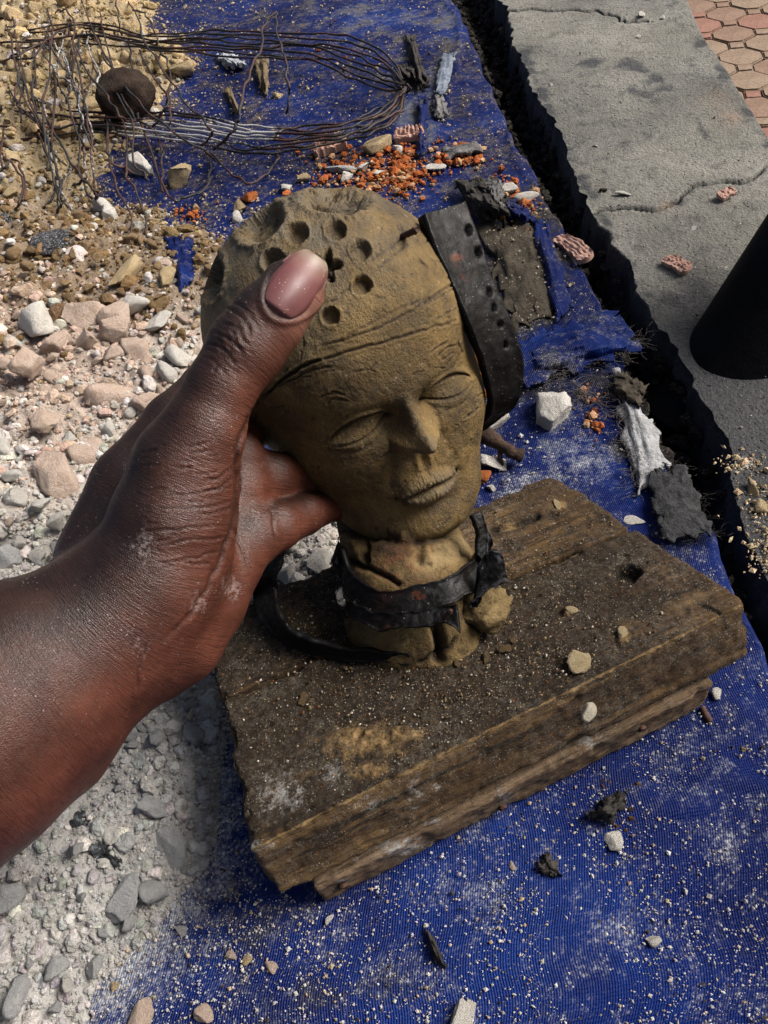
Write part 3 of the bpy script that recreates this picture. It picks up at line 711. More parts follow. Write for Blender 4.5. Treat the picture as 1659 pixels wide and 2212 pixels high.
def build_nail():
    # outline in a local frame: s along the thumb towards the tip, t across
    c0 = np.array([640., 614.]); dirv = np.array([.60, -.80]); perp = np.array([.80, .60])
    nu, nv = 40, 44
    S, T = np.meshgrid(np.linspace(-1, 1, nu), np.linspace(-1, 1, nv), indexing='ij'); S = S.ravel(); T = T.ravel()
    half = 57*(1-.20*np.clip(S, 0, 1)-.04*np.clip(-S, 0, 1))*np.power(np.clip(1-np.abs(S)**4.0*.80-.0, .02, 1), .5)
    px = c0[0]+dirv[0]*S*78+perp[0]*T*half; py = c0[1]+dirv[1]*S*78+perp[1]*T*half
    # depth: nearest skin under each point, smoothed by a curved-plate model fitted to the skin
    mk = np.where(hvis & (np.hypot(hx-c0[0], hy-c0[1]) < 120))[0]
    a = (hx[mk]-c0[0])*dirv[0]+(hy[mk]-c0[1])*dirv[1]; b = (hx[mk]-c0[0])*perp[0]+(hy[mk]-c0[1])*perp[1]
    sel = (np.abs(a) < 84) & (np.abs(b) < 55) & (np.einsum('ij,ij->i', SN[mk], CAM-SV[mk])/np.linalg.norm(CAM-SV[mk], axis=1) > .2)
    a, b, dd = a[sel]/84, b[sel]/60, hd[mk][sel]
    A = np.stack([np.ones_like(a), a, b, a*a, a*b, b*b], 1); co = np.linalg.lstsq(A, dd, rcond=None)[0]
    u = S; v = T*half/60
    dep = np.stack([np.ones_like(u), u, v, u*u, u*v, v*v], 1)@co
    dep = dep-.0009-.0005*(1-T**2)-.0006*sstep(.55, 1, S)
    # side and rear edges sink into the nail fold
    dep += .0016*sstep(.80, 1, np.abs(T))*(1-sstep(.55, .9, S))+.0016*sstep(-.82, -1, S)
    Vt = P(px, py, dep); Qn = grid_faces(nu, nv)
    N = vnormals(Vt, Qn)
    if np.mean(np.einsum('ij,ij->i', N, CAM-Vt)) < 0: N = -N; Qn = Qn[:, ::-1]
    Vb = Vt-N*.0006; n = len(Vt); Qb = Qn[:, ::-1]+n
    rim = np.concatenate([np.arange(nv), np.arange(1, nu)*nv+nv-1, ((nu-1)*nv+np.arange(nv-2, -1, -1)), (np.arange(nu-2, 0, -1)*nv)])
    r2 = np.roll(rim, -1); Qs = np.stack([rim, r2, r2+n, rim+n], 1)
    e = np.clip((S+1)/2, 0, 1); e = np.maximum(e, .80*sstep(.86, .98, np.abs(T))*sstep(-.4, .3, S)+e*0)
    return mesh_np('nail', np.concatenate([Vt, Vb]), [Qn, Qb, Qs], nail_mat(), True, {'edge': np.concatenate([e, e])})
obj('thumb_nail', build_nail(), person)
# ---------------------------------------------------------------- neck and clay foot (parts of the clay head)
def clay2():
    M = Mat('clay_neck', .8, .25)
    n1 = M.noise(45, 6, .7); n2 = M.noise(220, 5, .75)
    c = M.ramp(n1, [(.28, (.030, .018, .007)), (.5, (.100, .064, .024)), (.70, (.20, .137, .056))])
    c = M.mix(M.ramp(n2, [(.32, .9), (.46, 0)]), c, (.030, .018, .009))
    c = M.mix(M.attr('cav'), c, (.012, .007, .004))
    c = M.mix(M.math('MULTIPLY', M.attr('rust'), M.ramp(n2, [(.45, 0), (.6, .7)])), c, (.15, .045, .018))
    c = M.mix(M.math('MULTIPLY', M.attr('smooth'), .75), c, M.ramp(n1, [(.3, (.19, .135, .062)), (.7, (.33, .25, .125))]))
    M.color(c); M.bump(M.math('ADD', n1, n2), .8, .002)
    return M.m
CLAY2 = clay2()
rings = [nk(1.0, .0235, .021), nk(.80, .0235, .0215), nk(.62, .0236, .0225), nk(.45, .0242, .0245), nk(.30, .0252, .0255), nk(.15, .0272, .0268), nk(.06, .0282, .0276, (.001, 0)), (NB+BN*.0015, nu_*.0298, np.cross(BN, nu_)*.0270), (NB-BN*.008, nu_*.0302, np.cross(BN, nu_)*.0275)]
V, Q = loft(rings, 300, 220)
Nn = vnormals(V, Q)
if np.mean(np.einsum('ij,ij->i', Nn, V-V.mean(0))) < 0: Nn = -Nn; Q = Q[:, ::-1]
tt_ = ((V-NB)@ax_n)/np.linalg.norm(NT-NB)
x, y, d = proj(V); fc = np.einsum('ij,ij->i', Nn, CAM-V) > 0
disp = .0006*fbm(V*60, 4, 3)+.0003*fbm(V*260, 3, 8)
# torn clay under the jaw
disp -= .0042*sstep(.0, .35, fbm(V*np.array([75, 75, 120]), 4, 21))*np.exp(-((y-1180)/55)**2)*fc*sstep(1010, 950, x)
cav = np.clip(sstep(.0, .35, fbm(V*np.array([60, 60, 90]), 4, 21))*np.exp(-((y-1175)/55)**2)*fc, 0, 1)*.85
for pts, wp, dp in (([(745, 1210), (790, 1225), (830, 1245), (860, 1262)], 6, .003), ([(985, 1140), (996, 1185), (1000, 1200)], 4, .002), ([(728, 1150), (770, 1165), (790, 1210)], 5, .002), ([(938, 1350), (948, 1385), (945, 1420)], 9, .006), ([(905, 1430), (960, 1400), (975, 1380)], 4, .002), ([(1010, 1260), (1000, 1330), (1030, 1360)], 5, .0022)):
    dd, tq = polyd(x+4*noise(V*300, 2), y+4*noise(V*300, 4), spline(pts, 12)); k = gs(dd, wp)*fc; disp -= dp*k; cav = np.maximum(cav, k)
smoothm = .7*np.exp(-((x-950)/70)**2)*gs(polyd(x, y, [(860, 1235), (930, 1215), (1010, 1165)])[0], 26)*fc
foot = sstep(.34, .10, tt_)*fc*sstep(860, 1000, x)
disp += foot*(.0020+.003*fbm(V*55, 4, 31))
disp = disp*(1-.6*smoothm)
sd2, _t2 = polyd(x, y+5*noise(V*250, 7), [(690, 1098), (740, 1136), (800, 1154), (870, 1166), (940, 1160), (990, 1142), (1020, 1110)]); k = gs(sd2, 13)*fc; disp -= .0045*k; cav = np.maximum(cav, .9*gs(sd2, 11)*fc)  # crack below the chin: carved, with its shade also painted dark
V = V+Nn*disp[:, None]
rust = np.exp(-((x-880)/60)**2-((y-1215)/40)**2)*fc
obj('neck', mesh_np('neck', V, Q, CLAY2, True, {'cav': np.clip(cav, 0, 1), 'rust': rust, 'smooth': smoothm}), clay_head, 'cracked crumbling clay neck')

# ---------------------------------------------------------------- rocks (also used for loose clay)
def ico(sub):
    bm = bmesh.new(); bmesh.ops.create_icosphere(bm, subdivisions=sub, radius=1)
    V = np.array([v.co[:] for v in bm.verts]); Fc = np.array([[v.index for v in f.verts] for f in bm.faces]); bm.free()
    return V, Fc
IC1, IC2, IC3, IC4 = ico(1), ico(2), ico(3), ico(4)
def rock(seed, base=IC3, flat=(1, .8, .6), facets=9, rough=.10, grain=0., lo=.50, hi=.82):
    r = np.random.default_rng(seed); V, Fc = base; V = V.copy()
    for k in range(facets):
        n = r.normal(size=3); n /= np.linalg.norm(n); c = r.uniform(lo, hi)
        s = V@n; V = np.where((s > c)[:, None], V-n*((s-c)*.97)[:, None], V)
    V = V*(1+rough*1.6*fbm(V*1.7+seed, 3, seed)+rough*fbm(V*6+seed, 3, seed+5)+grain*fbm(V*15+seed, 3, seed+9))[:, None]
    return V*np.array(flat), Fc
# crumbled lump of clay broken from the foot, at the strap's right end
Vr, Fr = rock(77, IC4, (1.1, .8, .85), 12, .17)
c = B(1050, 1350)+BN*.009
Vr = c+(Vr*np.array([.0115, .010, .0125]))@np.stack([nu_, -nv_, ax_n], 0)
obj('clay_lump', mesh_np('clay_lump', Vr, Fr, CLAY2, True, {'cav': np.zeros(len(Vr)), 'rust': np.zeros(len(Vr)), 'smooth': .15*np.ones(len(Vr))}), clay_head)
Vr, Fr = rock(79, IC4, (1.2, .9, .8), 12, .16)
c = B(908, 1388)+BN*.006
Vr = c+(Vr*np.array([.0120, .009, .0110]))@np.stack([nu_, -nv_, ax_n], 0)
obj('clay_lump', mesh_np('clay_lump', Vr, Fr, CLAY2, True, {'cav': np.zeros(len(Vr)), 'rust': np.zeros(len(Vr)), 'smooth': .1*np.ones(len(Vr))}), clay_head)

# ---------------------------------------------------------------- leather
def leather_mat():
    M = Mat('black_leather', .5, .18)
    n = M.noise(140, 6, .75); n2 = M.noise(40, 4, .6)
    c = M.ramp(n2, [(.35, (.0012, .0010, .0012)), (.6, (.003, .0022, .0022)), (.75, (.014, .0055, .004))])
    fr = M.ramp(M.math('ADD', M.attr('wear'), M.math('MULTIPLY', M.math('SUBTRACT', n, .5), 1.8)), [(.52, 0), (.85, 1)])
    c = M.mix(M.math('MULTIPLY', fr, .6), c, (.070, .074, .082))
    rr = M.ramp(M.math('ADD', M.attr('rust'), M.math('MULTIPLY', M.math('SUBTRACT', M.noise(260, 5, .7), .5), 1.6)), [(.48, 0), (.80, 1)])
    c = M.mix(M.math('MULTIPLY', rr, .7), c, (.11, .032, .012))
    sp = M.ramp(M.voro(620), [(.06, 1), (.11, 0)]); c = M.mix(M.math('MULTIPLY', M.math('MULTIPLY', sp, M.ramp(M.noise(120, 3), [(.42, 0), (.58, 1)])), .8), c, (.50, .47, .42))
    M.color(c); M.rough(M.ramp(n, [(.3, .34), (.7, .7)])); M.bump(M.math('ADD', n, M.math('MULTIPLY', M.noise(600, 4, .7), .6)), .38, .0010)
    return M.m
LEA = leather_mat()
def ribbon(eA, eB, thick, nl=120, nw=24, seed=0, wear=None, rust=None, rough=.0005, holes=(), name='strap', parent=None, label=None, fray=.0, nside=None):
    """strap between two edge curves (arrays of 3-D points); solid, with thickness behind"""
    A, Bq = spline(eA, nl), spline(eB, nl)
    t = np.linspace(0, 1, nw); V = A[:, None]*(1-t)[None, :, None]+Bq[:, None]*t[None, :, None]
    V = V.reshape(-1, 3); Q = grid_faces(nl, nw); N = vnormals(V, Q)
    ref = CAM-V if nside is None else nside(V)
    if np.mean(np.einsum('ij,ij->i', N, ref)) < 0: N = -N; Q = Q[:, ::-1]
    tw = np.tile(t, nl); side = Bq-A; side /= np.linalg.norm(side, axis=1, keepdims=True)
    sd_ = np.repeat(side, nw, 0)
    V = V+sd_*((tw-.5)*2*fray*fbm(V*180, 3, seed+2))[:, None]
    x, y, _ = proj(V); hole = np.zeros(len(V))
    for (hx_, hy_, a, b) in holes:
        hole = np.maximum(hole, 1-sstep(.7, 1.1, np.hypot((x-hx_)/a, (y-hy_)/b)))
    V = V+N*(rough*(fbm(V*120, 4, seed)+.6*fbm(V*420, 3, seed+4))+.0006*gs(np.minimum(tw, 1-tw), .10)-.75*thick*hole)[:, None]
    Vb = V-N*thick*(1-.7*hole)[:, None]; n = len(V)
    rim = np.concatenate([np.arange(nw), np.arange(1, nl)*nw+nw-1, (nl-1)*nw+np.arange(nw-2, -1, -1), np.arange(nl-2, 0, -1)*nw]); r2 = np.roll(rim, -1)
    z = np.zeros(len(V)); we = wear(x, y) if wear else z; ru = rust(x, y) if rust else z
    we = we+.20*gs(np.minimum(tw, 1-tw), .06); we = we*(1-hole)
    me = mesh_np(name, np.concatenate([V, Vb]), [Q, Q[:, ::-1]+n, np.stack([rim, r2, r2+n, rim+n], 1)], LEA, True, {'wear': np.concatenate([we, we*.5]), 'rust': np.concatenate([ru, ru*.3])})
    bm = bmesh.new(); bm.from_mesh(me); bmesh.ops.recalc_face_normals(bm, faces=bm.faces); bm.to_mesh(me); bm.free()
    o = obj(name, me, parent)
    return o
def PX(L): return np.array([P(a, b, d) for a, b, d in L])
# punched strap hanging beside the head
strap = empty('leather_strap', 'black punched leather strap hanging loose beside the right of the clay head', 'strap')
eA = PX([(916, 462, .268), (938, 528, .268), (975, 610, .270), (1008, 690, .273), (1036, 760, .280), (1055, 830, .290), (1062, 880, .298), (1046, 912, .308), (1015, 925, .318), (960, 930, .335)])
eB = PX([(1003, 436, .281), (1028, 500, .280), (1058, 590, .282), (1092, 670, .285), (1120, 745, .290), (1130, 800, .296), (1116, 868, .302), (1082, 900, .311), (1030, 935, .320), (962, 945, .340)])
so = ribbon(eA, eB, .0042, 160, 30, 3, wear=lambda x, y: .30*np.exp(-((x-1090)/30)**2-((y-850)/35)**2)-.02+.04*np.exp(-((y-650)/120)**2),
       rust=lambda x, y: .75*np.exp(-((x-985)/26)**2-((y-555)/22)**2)+.6*np.exp(-((x-1010)/30)**2-((y-600)/24)**2)+.4*np.exp(-((x-960)/20)**2-((y-640)/30)**2),
       holes=[(1012, 497, 6, 12), (1033, 545, 6, 11), (1057, 632, 5, 10), (1068, 665, 5, 9), (1082, 700, 5, 8), (1094, 745, 4, 8)], name='band', parent=strap)
# band round the neck
def neck_pt(px, py, off):
    """pixel -> point just outside the neck surface"""
    r = ray(px, py); w_ = CAM-NB
    a = r-ax_n*(r@ax_n); b = w_-ax_n*(w_@ax_n); R_ = .0278+off+.0028*float(sstep(880, 990, px))
    A2, B2, C2 = a@a, 2*a@b, b@b-R_*R_; D2 = B2*B2-4*A2*C2
    if D2 > 0: return CAM+r*((-B2-math.sqrt(D2))/(2*A2))
    return CAM+r*(-B2/(2*A2))
def wrap(pxs, off): return np.array([neck_pt(a, b, off+(o[0] if o else 0)) for a, b, *o in pxs])
coll = empty('leather_collar', 'black leather band nailed round the clay neck with frayed ends', 'strap')
U1 = [(1052, 1150, .0), (1046, 1178, .0), (1030, 1200), (985, 1235), (930, 1258), (860, 1276), (800, 1268), (755, 1235), (738, 1190), (730, 1160, .001)]
L1 = [(1058, 1215, .0), (1054, 1240, .0), (1038, 1264), (985, 1300), (930, 1318), (860, 1330), (800, 1322), (752, 1288), (734, 1245), (728, 1210, .001)]
ribbon(wrap(U1, .0018), wrap(L1, .0022), .0028, 150, 24, 12, wear=lambda x, y: .42*np.exp(-((x-1045)/22)**2-((y-1190)/70)**2)+.14, rust=lambda x, y: .5*np.exp(-((x-905)/20)**2-((y-1290)/16)**2)+.25, rough=.0006, fray=.0018, name='band', parent=coll)
U2 = [(735, 1262, .001), (745, 1290), (790, 1315), (850, 1326), (910, 1322), (960, 1310), (986, 1302, .002)]
L2 = [(742, 1300, .001), (752, 1330), (800, 1352), (855, 1362), (915, 1352), (965, 1342), (992, 1362, .002)]
ribbon(wrap(U2, .0045), wrap(L2, .0050), .0026, 110, 22, 15, wear=lambda x, y: -.02+0*x, rust=lambda x, y: .30+0*x, rough=.0006, fray=.0024, name='band_end', parent=coll)
E1 = PX([(1032, 1222, .2925), (1052, 1190, .2900), (1075, 1186, .2890), (1086, 1200, .2895)]); E2 = PX([(1022, 1312, .2945), (1030, 1290, .2925), (1070, 1268, .2915), (1098, 1258, .2925)])
dpt = proj(NB+ax_n*.02)[2]
def shift_d(A, dd): return np.array([P(*proj(a)[:2], proj(a)[2]+dd) for a in A])
cdep = proj(neck_pt(1030, 1250, .004))[2]
E1 = shift_d(E1, cdep-.2925-.003); E2 = shift_d(E2, cdep-.2925-.003)
ribbon(E1, E2, .0030, 60, 24, 18, wear=lambda x, y: .50+0*x, rough=.0012, fray=.0022, name='band_end', parent=coll)
E3 = shift_d(PX([(1022, 1112, .2925), (1030, 1150, .2925), (1034, 1200, .2925)]), cdep-.2925+.006); E4 = shift_d(PX([(1040, 1104, .2925), (1052, 1150, .2925), (1052, 1222, .2925)]), cdep-.2925+.008)
ribbon(E3, E4, .0030, 60, 14, 19, wear=lambda x, y: .42+0*x, rough=.0008, fray=.0012, name='band_end', parent=coll)
# rusty nails: collar and forehead
def rust_mat():
    M = Mat('rusty_iron', .75, .4); n = M.noise(500, 4, .7)
    M.color(M.ramp(n, [(.3, (.014, .007, .005)), (.55, (.055, .022, .013)), (.75, (.14, .055, .025))])); M.bump(n, .7, .001); return M.m
RUST = rust_mat()
def tube(pts, r, ns=8, name='tube', mat=None, cap=True, rvar=0., seed=0, twist=0):
    pts = np.asarray(pts, float); k = len(pts); T = np.gradient(pts, axis=0); T /= np.linalg.norm(T, axis=1, keepdims=True)+1e-12
    up = np.array([.31, .17, .93]); N = np.cross(T, up); N /= np.linalg.norm(N, axis=1, keepdims=True)+1e-12; Bn = np.cross(T, N)
    rr = np.broadcast_to(np.asarray(r, float), (k,)).copy(); rr *= 1+rvar*noise(np.stack([np.arange(k)*.35, np.zeros(k), np.zeros(k)+seed], 1), seed)
    th = np.linspace(0, 2*np.pi, ns, endpoint=False)
    V = pts[None]+np.cos(th)[:, None, None]*N[None]*rr[None, :, None]+np.sin(th)[:, None, None]*Bn[None]*rr[None, :, None]
    V = V.reshape(-1, 3); Q = [grid_faces(ns, k, True)]
    if cap: Q += [(np.arange(ns)*k)[None], (np.arange(ns)[::-1]*k+k-1)[None]]
    return V, Q
def nail(a, b, r, parent, name='nail'):
    a = np.asarray(a); b = np.asarray(b); pts = a+(b-a)*np.linspace(0, 1, 14)[:, None]; rr = np.full(14, r); rr[11:] = r*1.15; rr[-2:] = r*.8; rr *= 1+.12*np.sin(np.arange(14)*2.4)
    V, Q = tube(pts, rr, 10); return obj(name, mesh_np(name, V, Q, RUST, True), parent)
i = np.argmin(np.hypot(proj(HW)[0]-868, proj(HW)[1]-511)+1e4*(np.einsum('ij,ij->i', vnormals(HW, HQ)*1., CAM-HW) < 0)*0+2000*np.abs(proj(HW)[2]-.27))
hd0 = np.min(proj(HW)[2][np.hypot(proj(HW)[0]-868, proj(HW)[1]-511) < 6])
nail(P(864, 513, hd0+.002), P(901, 496, hd0-.0045), .0011, clay_head)
cd0 = proj(neck_pt(960, 1325, .005))[2]
nail(P(955, 1340, cd0+.001), P(975, 1318, cd0-.003), .0009, coll)
# loose strap curving over the stand on the left
eA = np.array([P(612, 1180, .305), P(600, 1235, .302), B(592, 1275, .016), B(605, 1330, .014), B(645, 1374, .011), B(730, 1400, .008), B(810, 1408, .007), B(884, 1412, .0065)])
eB = np.array([P(566, 1195, .309), P(552, 1250, .308), B(548, 1292, .002), B(572, 1352, .002), B(640, 1398, .002), B(730, 1424, .002), B(810, 1432, .002), B(886, 1434, .002)])
lo_s = empty('leather_strap', 'dusty black leather strap end curling over the planks left of the neck', 'strap')
ribbon(eA, eB, .0026, 140, 20, 25, wear=lambda x, y: .38*np.exp(-((x-570)/40)**2-((y-1280)/50)**2)+.34*np.exp(-((x-870)/40)**2-((y-1425)/20)**2), rough=.0008, fray=.001, name='band', parent=lo_s)
# ---------------------------------------------------------------- tarpaulin, gap, concrete ledge, pavement
def tarp_mat(name='blue_tarpaulin', grey=0.):
    M = Mat(name, .5, .10)
    c = M.coord('tc')
    n1 = M.noise(7, 6, .65, c); n2 = M.noise(34, 6, .7, c); n3 = M.noise(160, 5, .75, c); n4 = M.noise(700, 3, .7, c)
    col = M.ramp(n1, [(.30, (.0008, .0035, .034)), (.50, (.0014, .0095, .085)), (.68, (.004, .026, .165))])
    col = M.mix(M.math('MULTIPLY', M.ramp(M.math('ADD', M.attr('worn'), M.math('MULTIPLY', M.math('SUBTRACT', n2, .5), 1.6)), [(.40, 0), (.85, 1)]), .8), col, M.ramp(n3, [(.3, (.10, .13, .20)), (.7, (.30, .33, .39))]))  # pale wear, plus sheen painted in at the far end
    col = M.mix(M.math('MULTIPLY', M.ramp(M.math('ADD', M.attr('grime'), M.math('MULTIPLY', M.math('SUBTRACT', n2, .5), 1.7)), [(.42, 0), (.72, 1)]), .92), col, M.ramp(n3, [(.3, (.006, .006, .008)), (.7, (.035, .030, .026))]))
    gr = M.ramp(n3, [(.28, 1), (.40, 0)]); col = M.mix(M.math('MULTIPLY', gr, .6), col, (.010, .010, .015))
    # woven tape: ridges both ways
    w1 = M.wave(330, c, 1.2, 6, 'X'); w2 = M.wave(260, c, 1.2, 6, 'Y')
    weave = M.math('MULTIPLY', w1, M.math('ADD', M.math('MULTIPLY', w2, .6), .4))
    col = M.mix(M.math('MULTIPLY', M.ramp(weave, [(.0, .55), (.5, 0)]), .8), col, (.002, .004, .02))
    # powder caught in the weave
    du = M.attr('dust')
    dv = M.math('ADD', du, M.math('MULTIPLY', M.math('SUBTRACT', M.math('ADD', M.math('MULTIPLY', n3, .8), M.math('MULTIPLY', n2, .6)), .70), 2.8))
    speck = M.ramp(M.voro(430, c), [(.12, 1), (.30, 0)])
    dm = M.math('MULTIPLY', M.ramp(dv, [(.26, 0), (.95, 1)]), M.ramp(M.math('ADD', M.math('MULTIPLY', speck, .5), M.math('ADD', n4, M.math('MULTIPLY', du, .5))), [(.62, .06), (.95, 1)]))
    pc = M.mix(M.attr('warm'), M.ramp(n4, [(.3, (.22, .23, .25)), (.7, (.50, .51, .53))]), M.ramp(n4, [(.3, (.24, .17, .10)), (.7, (.52, .42, .30))]))
    col = M.mix(dm, col, pc)
    M.color(col); M.rough(M.math('ADD', .42, M.math('MULTIPLY', dm, .45)))
    M.bump(M.math('ADD', M.math('MULTIPLY', weave, .45), M.math('ADD', M.math('MULTIPLY', n3, .8), M.math('MULTIPLY', dm, .6))), .55, .0022)
    return M.m
TARP = tarp_mat()
T_EDGE = [(900, -160), (979, 0), (1043, 149), (1096, 266), (1149, 372), (1192, 452), (1256, 574), (1300, 670), (1347, 776), (1380, 870), (1420, 956), (1441, 998), (1490, 1080), (1539, 1161), (1565, 1250), (1658, 1417), (1760, 1700), (1850, 2050), (1920, 2500)]
C_EDGE = [(1010, -160), (1082, 0), (1118, 106), (1149, 186), (1192, 266), (1235, 372), (1266, 436), (1309, 505), (1351, 584), (1415, 691), (1462, 776), (1526, 883), (1569, 990), (1582, 1075), (1608, 1182), (1662, 1265), (1760, 1480), (1900, 1800), (2050, 2300)]
P_EDGE = [(1415, -160), (1484, 0), (1521, 80), (1564, 143), (1606, 212), (1659, 297), (1740, 420), (1900, 680), (2150, 1080), (2500, 1700), (2700, 2200)]
te = spline([G(a, b) for a, b in T_EDGE], 420); ce = spline([G(a, b) for a, b in C_EDGE], 420); pe = spline([G(a, b) for a, b in P_EDGE], 200)
def resamp_y(curve, ys):
    o = np.argsort(curve[:, 1]); return np.interp(ys, curve[o, 1], curve[o, 0])
YS = np.concatenate([np.linspace(-.25, .0, 20)[:-1], np.linspace(0, .45, 190)[:-1], np.linspace(.45, 1.0, 230)[:-1], np.linspace(1.0, 2.2, 60)])
TX = resamp_y(te, YS); CXs = resamp_y(ce, YS)
TX = TX+.0022*noise(np.stack([YS*60, 0*YS, 0*YS], 1), 4)
def dustfield(x, y):
    """how much powder lies on the sheet, by place"""
    d = .27+.06*sstep(900, 500, y)
    for (px, py, a, b, s) in ((300, 2000, 300, 280, .55), (150, 1700, 300, 260, .6), (650, 2000, 200, 140, .42), (350, 130, 260, 200, .36), (600, 330, 260, 80, .30), (520, 60, 200, 60, .30), (760, 60, 200, 60, .26), (900, 2100, 300, 150, .34), (1000, 1920, 260, 100, .45), (1320, 2020, 90, 70, .48), (1565, 1830, 40, 60, .55), (1270, 1975, 60, 40, .42), (1110, 1940, 60, 40, .45), (990, 1900, 40, 30, .45), (1560, 1650, 70, 60, .42),
                              (1500, 1560, 70, 80, .40), (1150, 1080, 130, 100, .62), (1250, 1000, 120, 70, .60), (60, 2150, 300, 200, .5), (660, 1200, 120, 80, .95), (1380, 1000, 30, 90, .4), (1185, 1840, 40, 40, .55), (620, 1440, 50, 60, .2), (960, 260, 80, 120, .26), (820, 230, 120, 80, .22), (1220, 760, 120, 70, .28), (1100, 620, 90, 140, .5), (1220, 900, 120, 60, .42)):
        d = np.maximum(d, s*np.exp(-((x-px)/a)**2-((y-py)/b)**2))
    return d
# the sheet: from the far left to its edge, then rolled down into the gap
us = np.concatenate([-(np.linspace(1, 0, 150)**1.5)*1.5, ])
ncol = len(us); roll = np.array([(.0015, -.0005), (.004, -.003), (.0055, -.008), (.006, -.016), (.0058, -.03), (.005, -.06)])
rows = []
for yv, tx in zip(YS, TX):
    r_ = [(tx-.004+u, yv, 0.) for u in us]+[(tx-.004+a, yv, b) for a, b in roll]
    rows.append(r_)
V = np.array(rows); nr, nc = V.shape[:2]; V = V.reshape(-1, 3)
x, y, d = proj(V)
flat = np.tile(np.concatenate([np.ones(ncol), np.zeros(len(roll))]), nr)
tcx = np.tile(np.concatenate([us, .004+np.cumsum([.002, .004, .006, .008, .014, .03])]), nr)
tc = np.stack([tcx, V[:, 1], 0*tcx], 1)
wr = fbm(V*np.array([9, 5, 1]), 3, 9); hz = .0020*fbm(V*np.array([6, 6, 1]), 3, 2)+.0012*fbm(V*np.array([28, 12, 1]), 3, 5)+.0022*np.exp(-(wr/.035)**2)*flat
V[:, 2] += hz; V[:, 0] += (1-flat)*.003*fbm(V*np.array([0, 40, 40]), 3, 6)
worn = np.zeros(len(V)); grime = .30+.10*sstep(1000, 500, y)  # worn patches; the far ones also paint the sheet's grazing sheen
for (px, py, a, b, s) in ((900, 240, 110, 160, .62), (800, 40, 240, 80, .50), (600, 120, 160, 90, .36), (1180, 980, 110, 90, .36), (960, 60, 90, 120, .5), (1000, 380, 70, 100, .42), (1120, 330, 30, 120, .35), (930, 420, 60, 40, .5), (1180, 620, 20, 90, .35), (700, 150, 120, 80, .22)):
    worn = np.maximum(worn, s*np.exp(-((x-px)/a)**2-((y-py)/b)**2))
for (px, py, a, b, s) in ((1130, 560, 130, 200, 1.05), (1060, 420, 80, 70, .8), (1180, 850, 120, 60, .7), (1000, 250, 60, 110, .6), (920, 200, 60, 140, .45), (1010, 330, 80, 60, .45), (1290, 830, 110, 70, .75), (1350, 960, 50, 120, .6), (960, 120, 60, 90, .6), (250, 560, 250, 120, .7), (300, 480, 150, 90, .5), (1340, 1740, 70, 60, .5), (1150, 1870, 90, 60, .42), (540, 2000, 160, 200, .58), (750, 2150, 300, 90, .52), (1280, 700, 160, 30, .35), (450, 330, 250, 70, .42), (600, 180, 200, 100, .36)):
    grime = np.maximum(grime, s*np.exp(-((x-px)/a)**2-((y-py)/b)**2))
grime -= .25*np.exp(-((x-1450)/260)**2-((y-2000)/300)**2)
warm = np.clip(sstep(900, 500, y)*.9+.25*np.exp(-((x-620)/150)**2-((y-1950)/100)**2), 0, 1)
obj('tarpaulin', mesh_np('tarpaulin', V, grid_faces(nr, nc)[:, ::-1] if False else grid_faces(nr, nc), TARP, True, {'tc': tc, 'worn': worn, 'grime': grime, 'dust': dustfield(x, y), 'warm': warm}), None,
    'worn blue woven tarpaulin spread under the stand and rubble', 'tarpaulin')

def conc_mat():
    M = Mat('old_concrete', .75, .35)
    n1 = M.noise(9, 6, .65); n2 = M.noise(50, 6, .75); n3 = M.noise(350, 4, .75)
    c = M.ramp(n1, [(.30, (.135, .128, .108)), (.5, (.205, .195, .165)), (.7, (.295, .28, .245))])
    c = M.mix(M.ramp(n2, [(.34, .85), (.50, 0)]), c, (.075, .068, .058)); c = M.mix(M.ramp(n3, [(.30, .8), (.40, 0)]), c, (.055, .05, .045)); c = M.mix(M.ramp(n3, [(.62, 0), (.72, .55)]), c, (.52, .49, .43))
    st = M.math('ADD', M.attr('stain_shade'), M.math('MULTIPLY', M.math('SUBTRACT', M.math('ADD', M.math('MULTIPLY', n2, .6), M.math('MULTIPLY', n3, .4)), .5), 2.6))
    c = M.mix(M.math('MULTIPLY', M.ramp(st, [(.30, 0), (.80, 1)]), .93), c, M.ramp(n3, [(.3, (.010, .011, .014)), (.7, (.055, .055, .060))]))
    c = M.mix(M.attr('crack'), c, (.012, .010, .008))
    wm = M.ramp(M.math('ADD', M.attr('white'), M.math('MULTIPLY', M.math('SUBTRACT', n3, .5), 1.8)), [(.5, 0), (.75, 1)]); c = M.mix(M.math('MULTIPLY', wm, .85), c, (.62, .60, .55))
    om = M.math('MULTIPLY', M.attr('rust'), M.ramp(n2, [(.35, 0), (.65, .6)])); c = M.mix(om, c, (.35, .17, .07))
    M.color(c); pit = M.ramp(M.voro(260), [(.10, 1), (.24, 0)]); pm_ = M.math('MULTIPLY', pit, M.ramp(M.noise(40, 4, .7), [(.48, 0), (.6, 1)])); c = M.mix(M.math('MULTIPLY', pm_, .85), c, (.03, .027, .024)); M.color(c)
    M.rough(M.ramp(n2, [(.3, .5), (.7, .85)])); M.bump(M.math('SUBTRACT', M.math('ADD', n2, n3), M.math('MULTIPLY', pm_, .8)), .9, .004)
    return M.m
CONC = conc_mat()
PXs = np.interp(YS, pe[np.argsort(pe[:, 1]), 1], pe[np.argsort(pe[:, 1]), 0])
nu2 = 280; rows = []
ragged = .006*fbm(np.stack([YS*30, 0*YS, 0*YS], 1), 4, 8)+.003*fbm(np.stack([YS*120, 0*YS, 0*YS], 1), 3, 9)
